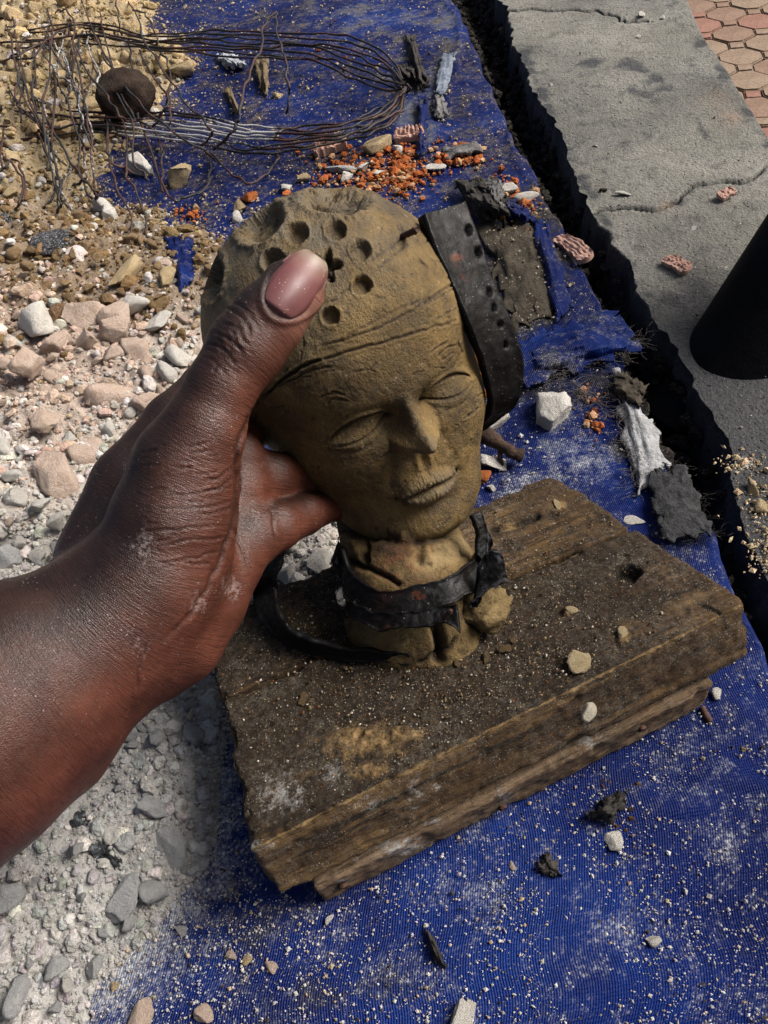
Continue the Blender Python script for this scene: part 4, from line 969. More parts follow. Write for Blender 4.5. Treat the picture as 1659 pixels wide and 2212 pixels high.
for yv, c0, p0_, rg in zip(YS, CXs, PXs, ragged):
    top = np.linspace(0, 1, nu2); xs = c0+rg+(p0_-c0-rg)*top
    r_ = [(c0+rg-.004, yv, -.35), (c0+rg-.003, yv, -.12), (c0+rg-.002, yv, -.05), (c0+rg-.0015, yv, -.02), (c0+rg-.001, yv, -.008), (c0+rg+.001, yv, -.002)]+[(q, yv, 0.) for q in xs[1:-1]]+[(p0_-.004, yv, -.001), (p0_, yv, -.006), (p0_+.002, yv, -.03), (p0_+.003, yv, -.60)]
    rows.append(r_)
V = np.array(rows); nr, nc = V.shape[:2]; V = V.reshape(-1, 3); x, y, d = proj(V)
istop = V[:, 2] > -.0005
V[:, 2] += np.where(istop, .0014*fbm(V*np.array([25, 25, 1]), 4, 3), 0); V[:, 0] += np.where(~istop, .004*fbm(V*np.array([40, 40, 40]), 4, 13), 0)
stain_shade = .24+.22*np.clip(fbm(V*np.array([9, 9, 1]), 3, 61), 0, 1)*2; crack = np.zeros(len(V)); white = np.zeros(len(V)); rustc = np.zeros(len(V))
stain_shade = np.maximum(stain_shade, .95*sstep(480, 740, y+.15*(x-1500))); stain_shade = np.maximum(stain_shade, .80*np.exp(-((x-1500)/70)**2-((y-640)/120)**2)); stain_shade = np.maximum(stain_shade, .85*np.exp(-((x-1580)/140)**2-((y-800)/90)**2))
stain_shade = np.maximum(stain_shade, np.where(istop, 0, .9))  # side faces painted dark to hold down blue skylight in the gap
for pts, wp, s in (([(1200, 150), (1290, 135), (1370, 145), (1440, 190), (1420, 200)], 17, .85), ([(1255, 175), (1330, 195), (1400, 205), (1450, 185)], 14, .8), ([(1480, 210), (1580, 235), (1640, 290), (1659, 340)], 9, .55), ([(1500, 245), (1520, 285), (1532, 315)], 9, .9), ([(1415, 100), (1450, 140)], 8, .55), ([(1440, 205), (1500, 220), (1560, 232)], 4, .5), ([(1270, 78), (1310, 85)], 8, .55), ([(1130, 95), (1190, 160)], 16, .35), ([(1480, 130), (1560, 190), (1650, 300)], 14, .55), ([(1450, 20), (1530, 110), (1600, 215), (1659, 300)], 22, .95), ([(1100, 60), (1170, 200), (1240, 360), (1330, 520), (1420, 680), (1480, 790), (1540, 900), (1590, 1080)], 20, .95), ([(1380, 450), (1440, 420), (1470, 440)], 14, .6), ([(1530, 560), (1620, 460)], 50, .45)):
    dd, _t = polyd(x, y, spline(pts, 10)); stain_shade = np.maximum(stain_shade, s*gs(dd*(1+.5*fbm(V*90, 2, 40)), wp)*istop*np.clip(.55+1.3*fbm(V*np.array([55, 55, 1]), 3, 41), 0, 1.1))
cr = [([(1285, 458), (1330, 448), (1400, 452), (1440, 445), (1470, 430), (1500, 400), (1560, 392), (1620, 388), (1659, 360), (1700, 340)], 2.3, .007), ([(1080, 22), (1160, 18), (1260, 20), (1320, 30), (1350, 45), (1400, 46)], 1.7, .004)]
for pts, wp, dp in cr:
    pts = spline(pts, 60); pts = pts+np.stack([3*noise(np.stack([np.arange(60)*.6, 0*np.arange(60), 0*np.arange(60)+1], 1)), 4*noise(np.stack([np.arange(60)*.5, 0*np.arange(60), 0*np.arange(60)+9], 1))], 1)
    dd, _t = polyd(x, y, pts); k = gs(dd, wp)*istop; V[:, 2] -= dp*k; crack = np.maximum(crack, np.clip(k*1.5, 0, 1))
for (px, py, a, b, s) in ((1600, 1000, 50, 22, .75), (1625, 1060, 25, 20, .5), (1640, 1120, 30, 40, .45), (1650, 1210, 25, 30, .6), (1460, 580, 20, 10, .4), (1560, 578, 25, 12, .55)):
    white = np.maximum(white, s*np.exp(-((x-px)/a)**2-((y-py)/b)**2))
rustc = np.exp(-((x-1580)/22)**2-((y-258)/14)**2)+.7*np.exp(-((x-1440)/18)**2-((y-445)/10)**2)+.5*np.exp(-((x-1550)/30)**2-((y-215)/20)**2)
obj('concrete_ledge', mesh_np('concrete_ledge', V, grid_faces(nr, nc), CONC, True, {'stain_shade': stain_shade, 'crack': crack, 'white': white, 'rust': np.clip(rustc, 0, 1)}), kind='structure')

def plain(name, stops, scale, rough=.9, bump=.5, bd=.003, detail=5):
    M = Mat(name, rough, .06 if 'black' in name else .2); n = M.noise(scale, detail, .7); M.color(M.ramp(n, stops)); M.bump(M.noise(scale*3, 5, .7), bump, bd); return M.m
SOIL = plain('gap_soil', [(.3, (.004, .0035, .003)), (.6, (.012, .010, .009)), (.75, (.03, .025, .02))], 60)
# soil at the bottom of the gap
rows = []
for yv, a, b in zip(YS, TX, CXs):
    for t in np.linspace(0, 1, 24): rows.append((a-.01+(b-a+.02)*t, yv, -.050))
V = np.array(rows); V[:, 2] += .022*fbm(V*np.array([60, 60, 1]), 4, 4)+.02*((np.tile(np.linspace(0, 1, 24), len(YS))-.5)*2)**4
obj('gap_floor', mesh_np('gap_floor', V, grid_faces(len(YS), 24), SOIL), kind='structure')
# slab below the tarpaulin and the ground far around
SLAB = plain('slab_concrete', [(.3, (.12, .11, .10)), (.7, (.25, .23, .2))], 20)
V = np.array([(-1.8, -.3, -.02), (-1.8, 2.3, -.02), *[(t-.012, yv, -.02) for yv, t in list(zip(YS, TX))[::-8]]]); 
bm = bmesh.new(); vs_ = [bm.verts.new(v) for v in V]; f = bm.faces.new(vs_); r_ = bmesh.ops.extrude_face_region(bm, geom=[f])
for g_ in r_['geom']:
    if isinstance(g_, bmesh.types.BMVert): g_.co.z = -.60
bmesh.ops.recalc_face_normals(bm, faces=bm.faces); me = bpy.data.meshes.new('slab'); bm.to_mesh(me); bm.free(); me.materials.append(SLAB)
obj('slab', me, kind='structure')
# pavement: interlocking clay pavers 0.55 m lower
PZ = -.55
MORT = plain('paver_joint_sand', [(.3, (.10, .08, .06)), (.7, (.22, .18, .13))], 30)
pav = obj('pavement', mesh_np('pavement', np.array([(-60, -60, PZ-.012), (60, -60, PZ-.012), (60, 60, PZ-.012), (-60, 60, PZ-.012)], float), np.array([[0, 1, 2, 3]]), MORT), kind='structure')
PAVM = []
for k, (a, b) in enumerate((((.17, .105, .075), (.27, .18, .13)), ((.20, .098, .072), (.30, .16, .12)), ((.19, .13, .09), (.29, .215, .155)))):
    M = Mat('clay_paver', .85, .2); n = M.noise(14, 6, .7); n2 = M.noise(90, 5, .75)
    c = M.mix(M.ramp(n2, [(.3, .7), (.5, 0)]), M.ramp(n, [(.3, a), (.7, b)]), (.09, .065, .05)); M.color(c); M.bump(n2, .6, .006); PAVM.append(M.m)
def paver(shape, mi, seed):
    pts = np.array(shape, float); bm = bmesh.new(); vv = [bm.verts.new((a, b, 0)) for a, b in pts]; f = bm.faces.new(vv)
    r_ = bmesh.ops.extrude_face_region(bm, geom=[f])
    for g_ in r_['geom']:
        if isinstance(g_, bmesh.types.BMVert): g_.co.z = -.04
    bmesh.ops.recalc_face_normals(bm, faces=bm.faces)
    bmesh.ops.bevel(bm, geom=[e for e in bm.edges if abs(e.verts[0].co.z) < 1e-4 and abs(e.verts[1].co.z) < 1e-4], offset=.003, segments=2, affect='EDGES')
    me = bpy.data.meshes.new('paver'); bm.to_mesh(me); bm.free(); me.materials.append(PAVM[mi]); return me
PS = .46; A_ = .105*PS; b_ = .052*PS
OCT = [(A_, b_), (b_, A_), (-b_, A_), (-A_, b_), (-A_, -b_), (-b_, -A_), (b_, -A_), (A_, -b_)]
SQR = [(.046, .046), (-.046, .046), (-.046, -.046), (.046, -.046)]; SQR = [(.056*PS, 0), (0, .056*PS), (-.056*PS, 0), (0, -.056*PS)]
HLF = [(.10, .045), (-.10, .045), (-.10, -.045), (.10, -.045)]
POCT = [paver(OCT, k, k) for k in range(3)]; PSQ = [paver(SQR, k, k) for k in range(3)]; PH = [paver([(a*.92, b) for a, b in HLF], k, k) for k in range(3)]
pr_ = math.radians(28); rs = random.Random(3); npv = 0
cpx = G(1600, 120, PZ)
for i in range(-18, 19):
    for j in range(-18, 19):
        for kind_ in (0, 1):
            lx, ly = i*.219*PS+(.1095*PS if kind_ else 0), j*.219*PS+(.1095*PS if kind_ else 0)
            wx = cpx[0]+lx*math.cos(pr_)-ly*math.sin(pr_); wy = cpx[1]+lx*math.sin(pr_)+ly*math.cos(pr_)
            qx, qy, qd = proj(np.array([wx, wy, PZ]))
            if qd < .2 or qx < 1380 or qx > 2000 or qy < -260 or qy > 520: continue
            me = (PSQ if kind_ else POCT)[rs.choice((0, 0, 1, 2, 2))]
            o = obj('paver', me, pav); o.location = (wx, wy, PZ-.001+rs.uniform(-.003, .003)); o.rotation_euler = (rs.uniform(-.012, .012), rs.uniform(-.012, .012), pr_+rs.uniform(-.03, .03)); npv += 1
# leaning black pipe
PIPE = plain('black_painted_steel', [(.3, (.002, .002, .0025)), (.6, (.005, .005, .006)), (.8, (.014, .014, .014))], 40, .6, .4, .002)
b0 = G(1622, 745, -.004); tdir = np.array([.37, .19, .50]); tdir /= np.linalg.norm(tdir)
pts = b0+tdir*np.linspace(-.06, .9, 40)[:, None]; rad = np.full(40, .0330)
V, Q = tube(pts, rad, 40)
obj('pipe', mesh_np('pipe', V, Q, PIPE), None, 'thick black steel pipe leaning on the concrete ledge', 'pipe')
# ---------------------------------------------------------------- rubble
def rock_mat(name, a, b, dark=.35, gloss=.85):
    M = Mat(name, gloss, .25); n = M.noise(2.2, 5, .7); n2 = M.noise(11, 6, .75)
    c = M.ramp(n, [(.3, a), (.7, b)]); dk = tuple(v*dark for v in a)
    c = M.mix(M.ramp(n2, [(.30, .7), (.45, 0)]), c, dk)
    M.color(c); M.bump(M.math('ADD', M.math('MULTIPLY', n, .6), n2), 1.0, .0022); return M.m
RM = {'tan': rock_mat('tan_rubble', (.36, .26, .13), (.54, .42, .26), .5), 'brown': rock_mat('brown_soil_crumb', (.20, .125, .06), (.34, .235, .13), .5),
      'pink': rock_mat('pinkish_plaster', (.44, .32, .245), (.58, .46, .38), .6), 'white': rock_mat('white_plaster', (.50, .46, .40), (.66, .63, .585), .6),
      'grey': rock_mat('grey_plaster', (.33, .325, .32), (.47, .46, .445), .5), 'orange': rock_mat('orange_brick_crumb', (.30, .075, .018), (.46, .15, .04)),
      'dark': rock_mat('charred_lump', (.010, .008, .007), (.035, .026, .022)), 'rose': rock_mat('rose_terracotta', (.34, .19, .145), (.47, .30, .24), .5)}
BED_POLY = [(-400, -150), (300, -150), (330, 60), (425, 130), (370, 230), (250, 320), (170, 420), (330, 470), (490, 520), (485, 640), (430, 760), (560, 1000), (760, 1110), (745, 1230), (600, 1300), (450, 1420), (492, 1600), (480, 1800), (440, 1900), (340, 2030), (210, 2130), (140, 2320), (-400, 2320)]
def zone(x, y):
    """weights tan, brown, pink, white, grey"""
    w_ = np.stack([sstep(470, 380, y), np.exp(-((y-560)/110)**2)*1.1, np.exp(-((y-820)/170)**2)*(.55+.6*sstep(330, 60, x)), np.exp(-((y-1000)/260)**2)*(.35+.7*sstep(200, 450, x))+.15, sstep(1250, 1600, y)*1.3], -1)
    w_ = np.clip(w_, .001, None); return w_/w_.sum(-1, keepdims=True)
ZC = np.array([(.42, .31, .165), (.19, .12, .055), (.50, .37, .29), (.56, .52, .47), (.40, .385, .365)]); ZN = ['tan', 'brown', 'pink', 'white', 'grey']
def bed_h(X, Y):
    p = np.stack([X, Y, 0*X], -1); x, y, d = proj(np.stack([X, Y, 0*X], -1))
    jx = x+38*fbm(p*22, 3, 3)+14*fbm(p*90, 2, 5); jy = y+34*fbm(p*22, 3, 7)
    dd = np.full(x.shape, 1e9)
    for k in range(len(BED_POLY)):
        q, _t = polyd(jx, jy, [BED_POLY[k], BED_POLY[(k+1) % len(BED_POLY)]]); dd = np.minimum(dd, q)
    sd_ = np.where(inpoly(jx, jy, BED_POLY), dd, -dd)
    thin = 1-.72*np.exp(-((x-420)/180)**2-((y-1850)/280)**2)
    h_ = sstep(-8, 150, sd_)*(.007+.010*sstep(350, 0, x))*thin+sstep(-4, 30, sd_)*.0022
    h_ = h_*(1+.55*fbm(p*45, 4, 11))+sstep(0, 60, sd_)*(.0022*fbm(p*170, 3, 15)+.0012*fbm(p*520, 2, 19))
    return h_-.0035*(sd_ < -4), sd_
# powder thins out gradually over the sheet around the heap
tp = bpy.data.objects['tarpaulin'].data; nt_ = len(tp.vertices); cv = np.empty(nt_*3, np.float32); tp.vertices.foreach_get('co', cv); cv = cv.reshape(-1, 3).astype(float)
dv0 = np.empty(nt_, np.float32); tp.attributes['dust'].data.foreach_get('value', dv0)
_sd = bed_h(cv[:, 0], cv[:, 1])[1]; _y = proj(cv)[1]
dv0 = np.maximum(dv0, (.80*np.exp(-np.clip(-_sd, 0, None)/(90+70*sstep(1400, 1900, _y)))*(.55+.45*sstep(900, 1500, _y))).astype(np.float32)); tp.attributes['dust'].data.foreach_set('value', dv0.astype(np.float32))
def bed_mesh():
    ys = np.concatenate([np.linspace(-.06, .30, 330)[:-1], np.linspace(.30, .75, 240)[:-1], np.linspace(.75, 1.7, 160)])
    us_ = np.linspace(0, 1, 330)
    X = np.empty((len(ys), 330)); 
    for i, yv in enumerate(ys):
        wl, wr = -.22-.42*max(yv, 0), .02-.02*yv if yv < .3 else .03-.10*(yv-.3)
        X[i] = wl+(wr-wl)*us_
    Y = np.repeat(ys[:, None], 330, 1); x_, y_ = X.ravel(), Y.ravel()
    Z, sd_ = bed_h(x_, y_); V = np.stack([x_, y_, Z], 1); px, py, d = proj(V)
    Q = grid_faces(len(ys), 330)[:, ::-1]; keep = (sd_[Q] > -9).any(1); Q = Q[keep]
    used = np.unique(Q); mp = np.full(len(V), -1); mp[used] = np.arange(len(used)); Q = mp[Q]; V = V[used]; px, py = px[used], py[used]
    wz = zone(px+60*fbm(V*14, 3, 2), py+70*fbm(V*14, 3, 4)); col = (wz@ZC)*.92
    return V, Q, col
def col_mat(name, sc_=1.):
    M = Mat(name, .92, .15); c = M.acol('col'); n = M.noise(220, 6, .75); n2 = M.noise(900, 3, .7)
    c = M.mix(M.ramp(n, [(.28, .85), (.50, 0)]), c, M.mix(1, c, (.22, .19, .17), 'MULTIPLY')); c = M.mix(M.ramp(n2, [(.58, 0), (.72, .35)]), c, (.70, .66, .60))
    M.color(c); M.bump(M.math('ADD', n, M.math('MULTIPLY', n2, .5)), .9, .003); return M.m
BEDM = col_mat('powdered_rubble')
V, Q, col = bed_mesh()
obj('rubble_powder', mesh_np('rubble_powder', V, Q, BEDM, True, {'col': col}), None, 'pale plaster powder and soil heaped on the tarpaulin at left', 'powder', kind='stuff')

def scatter(items, name, label, cat, base, nshape=8, seed=0, mat=None, flat=(1, .85, .75), rough=.14, kind='stuff', parent=None):
    """items: (world pos, radius, colour) -> ONE mesh of joined grains"""
    r = np.random.default_rng(seed); shp = [rock(seed*31+k, base, (1, 1, 1), 5, rough)[0] for k in range(nshape)]; Fb = base[1]; nv = len(base[0])
    Vs = np.empty((len(items), nv, 3)); Cs = np.empty((len(items), nv, 3))
    for i, (p, rad, c) in enumerate(items):
        a, b, g = r.uniform(0, 6.28, 3); ca, sa = math.cos(a), math.sin(a); s = shp[i % nshape]*np.array(flat)*r.uniform(.75, 1.25, 3)
        tb = r.uniform(-.5, .5); cb, sb = math.cos(tb), math.sin(tb)
        s = np.stack([s[:, 0], s[:, 1]*cb-s[:, 2]*sb, s[:, 1]*sb+s[:, 2]*cb], 1)
        Vs[i] = np.stack([s[:, 0]*ca-s[:, 1]*sa, s[:, 0]*sa+s[:, 1]*ca, s[:, 2]], 1)*rad+p; Cs[i] = c
    Fc = (Fb[None]+np.arange(len(items))[:, None, None]*nv).reshape(-1, Fb.shape[1])
    return obj(name, mesh_np(name, Vs.reshape(-1, 3), Fc, mat, False, {'col': Cs.reshape(-1, 3)}), parent, label, cat, kind=kind)
GRM = col_mat('gravel_grains')
IC0 = (np.array([(1, 0, 0), (-1, 0, 0), (0, 1, 0), (0, -1, 0), (0, 0, 1), (0, 0, -1)], float), np.array([(0, 2, 4), (2, 1, 4), (1, 3, 4), (3, 0, 4), (2, 0, 5), (1, 2, 5), (3, 1, 5), (0, 3, 5)]))
def ico0():
    bm = bmesh.new(); bmesh.ops.create_icosphere(bm, subdivisions=1, radius=1); V = np.array([v.co[:] for v in bm.verts]); Fc = np.array([[v.index for v in f.verts] for f in bm.faces]); bm.free(); return V, Fc
ICO = ico0()
_b = bmesh.new(); bmesh.ops.create_icosphere(_b, subdivisions=2, radius=1); ICO2 = (np.array([v.co[:] for v in _b.verts]), np.array([[v.index for v in f.verts] for f in _b.faces])); _b.free()
def in_bed(x, y):
    g = G(x, y, .006); Z, s = bed_h(np.array([g[0]]), np.array([g[1]])); return s[0], Z[0]
R = np.random.default_rng(21)
def vary(c, r=R, a=.25): return np.clip(np.array(c)*(1+r.uniform(-a, a)+r.uniform(-.05, .05, 3)), .001, .85)
# candidates over the left of the frame, bulk evaluated
def bed_points(n, margin, seed):
    r = np.random.default_rng(seed); px = r.uniform(-40, 790, n); py = r.uniform(-40, 2230, n)
    g = G(px, py, .006); Z, s = bed_h(g[:, 0], g[:, 1]); ok = s > margin
    return px[ok], py[ok], g[ok], Z[ok], s[ok], r
items = []; px, py, g, Z, s, r = bed_points(26000, -12, 31)
wz = zone(px+r.normal(0, 50, len(px)), py+r.normal(0, 55, len(px))); dpt_ = proj(g)[2]
for i in range(len(px)):
    rad = min(2.0+r.exponential(1.7), 8.5)*(1.15 if py[i] < 1250 else .95); rw = rad*dpt_[i]/FPX
    zc = ZC[r.choice(5, p=wz[i])]*1.02
    items.append((np.array([g[i, 0], g[i, 1], max(Z[i], 0)+rw*.35]), rw, vary(zc, r)))
scatter(items, 'gravel', 'fine pale gravel and crumbs strewn over the heap at left', 'gravel', ICO, 10, 3, GRM)
items = []; px, py, g, Z, s, r = bed_points(9000, 0, 33)
wz = zone(px+r.normal(0, 40, len(px)), py+r.normal(0, 45, len(px))); dpt_ = proj(g)[2]
for i in range(len(px)):
    if r.random() > (.46 if py[i] < 1300 else .55): continue
    rad = min(5.0+r.exponential(5.0), 24); rw = rad*dpt_[i]/FPX
    zc = ZC[r.choice(5, p=wz[i])]*1.05
    items.append((np.array([g[i, 0], g[i, 1], max(Z[i], 0)+rw*.12]), rw, vary(zc, r)))
scatter(items, 'crumbled_plaster', 'angular crumbs of plaster filling the heap at left', 'rubble', ICO2, 12, 4, GRM, rough=.16)
# stones one can pick out: shared meshes
SHP = {k: [mesh_np('stone', *rock(100+17*q+len(k)*3, IC3, (1, .84, .78), 9, .06, .07, .34, .68), RM[k], True) for q in range(7)] for k in RM}
BIG = {k: [mesh_np('stone', *rock(500+19*q+len(k)*5, IC4, (1, .86, .80), 10, .06, .065, .36, .70), RM[k], True) for q in range(5)] for k in RM}
def stone(px, py, rpx, mat, label, cat='stone', group=None, name='rubble_stone', z0=None, aspect=(1, 1, 1), rot=None, big=False, sink=.35, idx=None):
    r = random; g = G(px, py, 0.); d = proj(g)[2]
    Zb, s_ = bed_h(np.array([g[0]]), np.array([g[1]])); zb = max(Zb[0], 0) if z0 is None else z0
    g = G(px, py, zb+.4*rpx*d/FPX); rw = 1.5*rpx*proj(g)[2]/FPX
    me = (BIG if big else SHP)[mat]; me = me[(idx if idx is not None else r.randrange(99)) % len(me)]
    o = obj(name, me, None, label, cat, group); o.location = (g[0], g[1], zb+rw*(.62-sink)*aspect[2]); o.scale = (rw*aspect[0], rw*aspect[1], rw*aspect[2])
    o.rotation_euler = (r.uniform(-.35, .35), r.uniform(-.35, .35), r.uniform(0, 6.28) if rot is None else rot); return o
LBL = {'tan': ('tan crumbly stone in the heap under the wire tangle', 'tan stones under the wires'), 'brown': ('brown crumb of soil in the band below the wires', 'brown soil crumbs'),
       'pink': ('pinkish plaster lump in the heap left of the hand', 'pinkish plaster lumps'), 'white': ('whitish plaster lump in the heap beside the hand', 'whitish plaster lumps'), 'grey': ('grey plaster lump in the powder below the forearm', 'grey plaster lumps')}
def lab_of(k, a, b, rad):
    sz = 'small' if rad < 11 else ('middling' if rad < 17 else 'large')
    if b < 470: pl = 'among the loops of wire' if a > 130 else 'at the left border under the wires'
    elif b < 660: pl = 'in the brown soil below the wires' if a < 250 else 'beside the blue tatter'
    elif b < 1000: pl = 'close to the thumb' if a > 280 else ('near the left border level with the thumb' if a < 120 else 'in the middle of the plaster heap')
    elif b < 1300: pl = 'above the wrist near the left border' if a < 250 else 'between the fingers and the planks'
    elif b < 1760: pl = 'between the wrist and the plank end'
    elif b < 1990: pl = 'beside the crumpled foil' if a < 260 else 'below the plank corner'
    else: pl = 'in the dust at the lower left corner'
    return f"{sz} {dict(tan='tan crumbly', brown='brown earthy', pink='pinkish plaster', white='whitish plaster', grey='grey plaster')[k]} stone {pl}"
px, py, g, Z, s, r = bed_points(5000, 6, 77); wz = zone(px, py); placed = []
for i in range(len(px)):
    if len(placed) >= 290: break
    if py[i] > 1350 and r.random() < .70: continue
    rad = np.clip(8+r.exponential(10 if py[i] < 1250 else 6), 8.5, 40)
    if any((px[i]-a)**2+(py[i]-b)**2 < (.72*(rad+c))**2 for a, b, c in placed): continue
    if 430 < px[i] and 760 < py[i] < 1090: continue
    k = ZN[r.choice(5, p=wz[i]**2/np.sum(wz[i]**2))]
    if py[i] > 1250: k = 'grey'
    elif k == 'grey': k = 'white'
    if k == 'brown': rad = min(rad, 13)
    if py[i] < 470: rad = min(rad, 19)
    placed.append((px[i], py[i], rad)); stone(px[i], py[i], rad, k, lab_of(k, px[i], py[i], rad), 'stone', LBL[k][1])
# sooty clods down in the gap
items = []; gi = r.uniform(-.05, 1.5, 1500)
for yv in gi:
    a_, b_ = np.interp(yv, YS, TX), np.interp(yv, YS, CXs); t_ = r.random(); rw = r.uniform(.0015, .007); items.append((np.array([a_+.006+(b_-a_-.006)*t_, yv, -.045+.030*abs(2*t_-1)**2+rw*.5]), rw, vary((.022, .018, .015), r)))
scatter(items, 'gap_debris', 'sooty clods and dirt lying in the gap', 'dirt', ICO, 8, 14, GRM)
# stones with a look or place of their own
for (a, b, rp, mt, lab, asp) in (
    (386, 378, 36, 'tan', 'knobbly tan stone alone on blue tarpaulin below the wires', (1.05, .8, .7)), (297, 352, 34, 'white', 'tall white plaster lump caught under the wire ends', (.75, 1.1, .7)),
    (235, 465, 27, 'white', 'white plaster lump left of the blue patch, above brown soil', (.8, 1.1, .7)), (396, 142, 28, 'tan', 'tan stone touching the upper wires on blue tarpaulin', (1.1, .8, .6)),
    (598, 207, 11, 'tan', 'small tan crumb on blue tarpaulin inside the wire loop', (1, .9, .7)), (541, 424, 17, 'orange', 'rounded orange brick crumb above the clay head', (1, 1, .8)),
    (517, 447, 18, 'tan', 'tan lump at upper left of the clay head', (.8, 1.1, .8)), (510, 470, 14, 'white', 'cream lump touching the clay head outline at upper left', (.8, 1.1, .8)), (617, 405, 15, 'white', 'round cream pebble just above the crown of the clay head', (1, .9, .8)),
    (650, 385, 14, 'tan', 'tan pebble above the clay head, left of the orange crumbs', (1.1, .9, .7)), (813, 315, 28, 'tan', 'cream block beside the ribbed shards near the wire loop', (1.2, .7, .7)), (860, 325, 14, 'white', 'white pebble right of the cream block', (1, .9, .8)),
    (782, 362, 14, 'white', 'white pebble among the orange crumbs', (1, .9, .8)), (815, 375, 12, 'white', 'small cream pebble on the orange crumbs', (1, .9, .8)), (725, 360, 22, 'grey', 'flat grey chip lying on the orange crumbs', (1.5, .6, .35)), (745, 382, 15, 'white', 'pale lump at left end of the orange crumbs', (1.2, .8, .7)),
    (942, 358, 19, 'white', 'pale flat stone between orange crumbs and the grey rag', (1.2, .9, .5)), (1094, 403, 20, 'white', 'white stone near the tarpaulin edge above the rag', (1.1, .9, .6)), (1137, 424, 17, 'white', 'cream knobbly stone at the tarpaulin edge', (1.3, .7, .6)),
    (1182, 880, 56, 'white', 'large white plaster chunk on tarpaulin right of the strap', (1.15, .72, .6)), (1065, 915, 24, 'white', 'cream chunk peeping out behind the cheek below the strap', (.7, 1.3, .7)), (1064, 998, 26, 'white', 'smooth white stone right of the clay lips', (1, .95, .7)),
    (1044, 1033, 17, 'orange', 'orange brick crumb right of the clay chin', (1, .9, .7)), (1062, 1055, 10, 'white', 'small white pebble between the chin and the plank corner', (1, 1, .8)), (1366, 1122, 17, 'white', 'white flake at the step of the two planks', (1.3, .7, .5)),
    (270, 578, 38, 'tan', 'long tan stone in the brown soil left of the crown', (1.35, .55, .5)), (360, 603, 22, 'tan', 'tan stone beside the blue tatter', (1.1, .8, .7)), (180, 690, 44, 'pink', 'large pinkish lump above the thumb, left one of a cluster', (.8, 1.1, .8)), (260, 675, 40, 'pink', 'large pinkish lump above the thumb, middle one of a cluster', (1, .95, .75)),
    (245, 720, 36, 'pink', 'angular pinkish lump leaning on the cluster above the hand', (1.1, .8, .8)), (340, 690, 30, 'white', 'white flat chip with a greenish face near the cluster', (1.15, .8, .45)), (122, 1012, 48, 'pink', 'big granular pinkish slab left of the hand', (1.05, .85, .6)), (15, 1210, 42, 'grey', 'bluish white lump at the left border above the wrist', (.9, 1.1, .8)),
    (110, 905, 28, 'pink', 'pinkish rounded lump above the granular slab', (1.05, .9, .7)), (60, 780, 40, 'pink', 'orange tinted plaster lump at left border', (.8, 1.2, .7)), (340, 1590, 24, 'grey', 'grey chip beside the plank end below the wrist', (.7, 1.1, .5)), (425, 1580, 26, 'grey', 'upright grey chip close to the plank end', (.7, 1.2, .5)),
    (360, 1830, 38, 'grey', 'long grey flake in powder below the plank corner', (.7, 1.3, .4)), (335, 1745, 34, 'grey', 'flat grey slab in the powder left of the plank', (1.1, .8, .4)), (260, 1930, 46, 'grey', 'broad grey slab in the lower left powder', (1, .9, .4)), (205, 2090, 22, 'grey', 'grey chip on the dusty tarpaulin at lower left', (.8, 1.1, .5)), (145, 2115, 17, 'white', 'pale pebble at lower left on the dusty tarpaulin', (1.1, .9, .7)),
    (310, 2200, 30, 'pink', 'pinkish lump cut by the bottom border', (1, .9, .6)), (1327, 1817, 21, 'white', 'oval cream pebble on tarpaulin below the black flake', (1.1, .8, .7)), (1105, 1868, 10, 'pink', 'small pinkish crumb on tarpaulin below the batten', (1, .9, .7)), (1412, 2030, 15, 'white', 'white crumb on a powder patch at lower right', (1, .9, .8)),
    (1000, 2195, 34, 'white', 'white chip at the bottom border, lower of a pair', (.8, 1.1, .5)), (1017, 2172, 18, 'white', 'round white chip at the bottom border, upper of a pair', (1, 1, .6)), (590, 2085, 13, 'pink', 'pinkish crumb on the dusty tarpaulin at bottom centre', (1.2, .9, .7)), (500, 2062, 14, 'pink', 'tall pinkish crumb left of bottom centre', (.7, 1.1, .9)), (535, 2072, 11, 'tan', 'tan crumb next to the tall pinkish crumb', (.8, 1.1, .8)),
    (710, 1985, 10, 'white', 'pale crumb under the batten end', (1, 1, .8)), (1380, 2045, 6, 'white', 'tiny white grain beside the white crumb at lower right', (1, 1, .8)), (1605, 1618, 9, 'tan', 'small tan crumb on tarpaulin at right border', (1, .8, .7)), (1550, 1500, 14, 'white', 'pale crumb right of the batten nail', (1, .9, .6)), (445, 2190, 18, 'pink', 'pinkish crumb at bottom border left of centre', (1, 1, .7)),
    (250, 2130, 10, 'tan', 'tan crumb in lower left dust', (1, 1, .7)), (390, 2010, 12, 'grey', 'grey crumb left of the plank corner dust', (1, 1, .7)), (1270, 540, 10, 'tan', 'flat tan chip hanging in the gap edge', (1.2, .8, .5))):
    big = rp > 17; stone(a, b, rp, mt, lab, 'stone', None, 'stone', None, asp, None, big, .25)
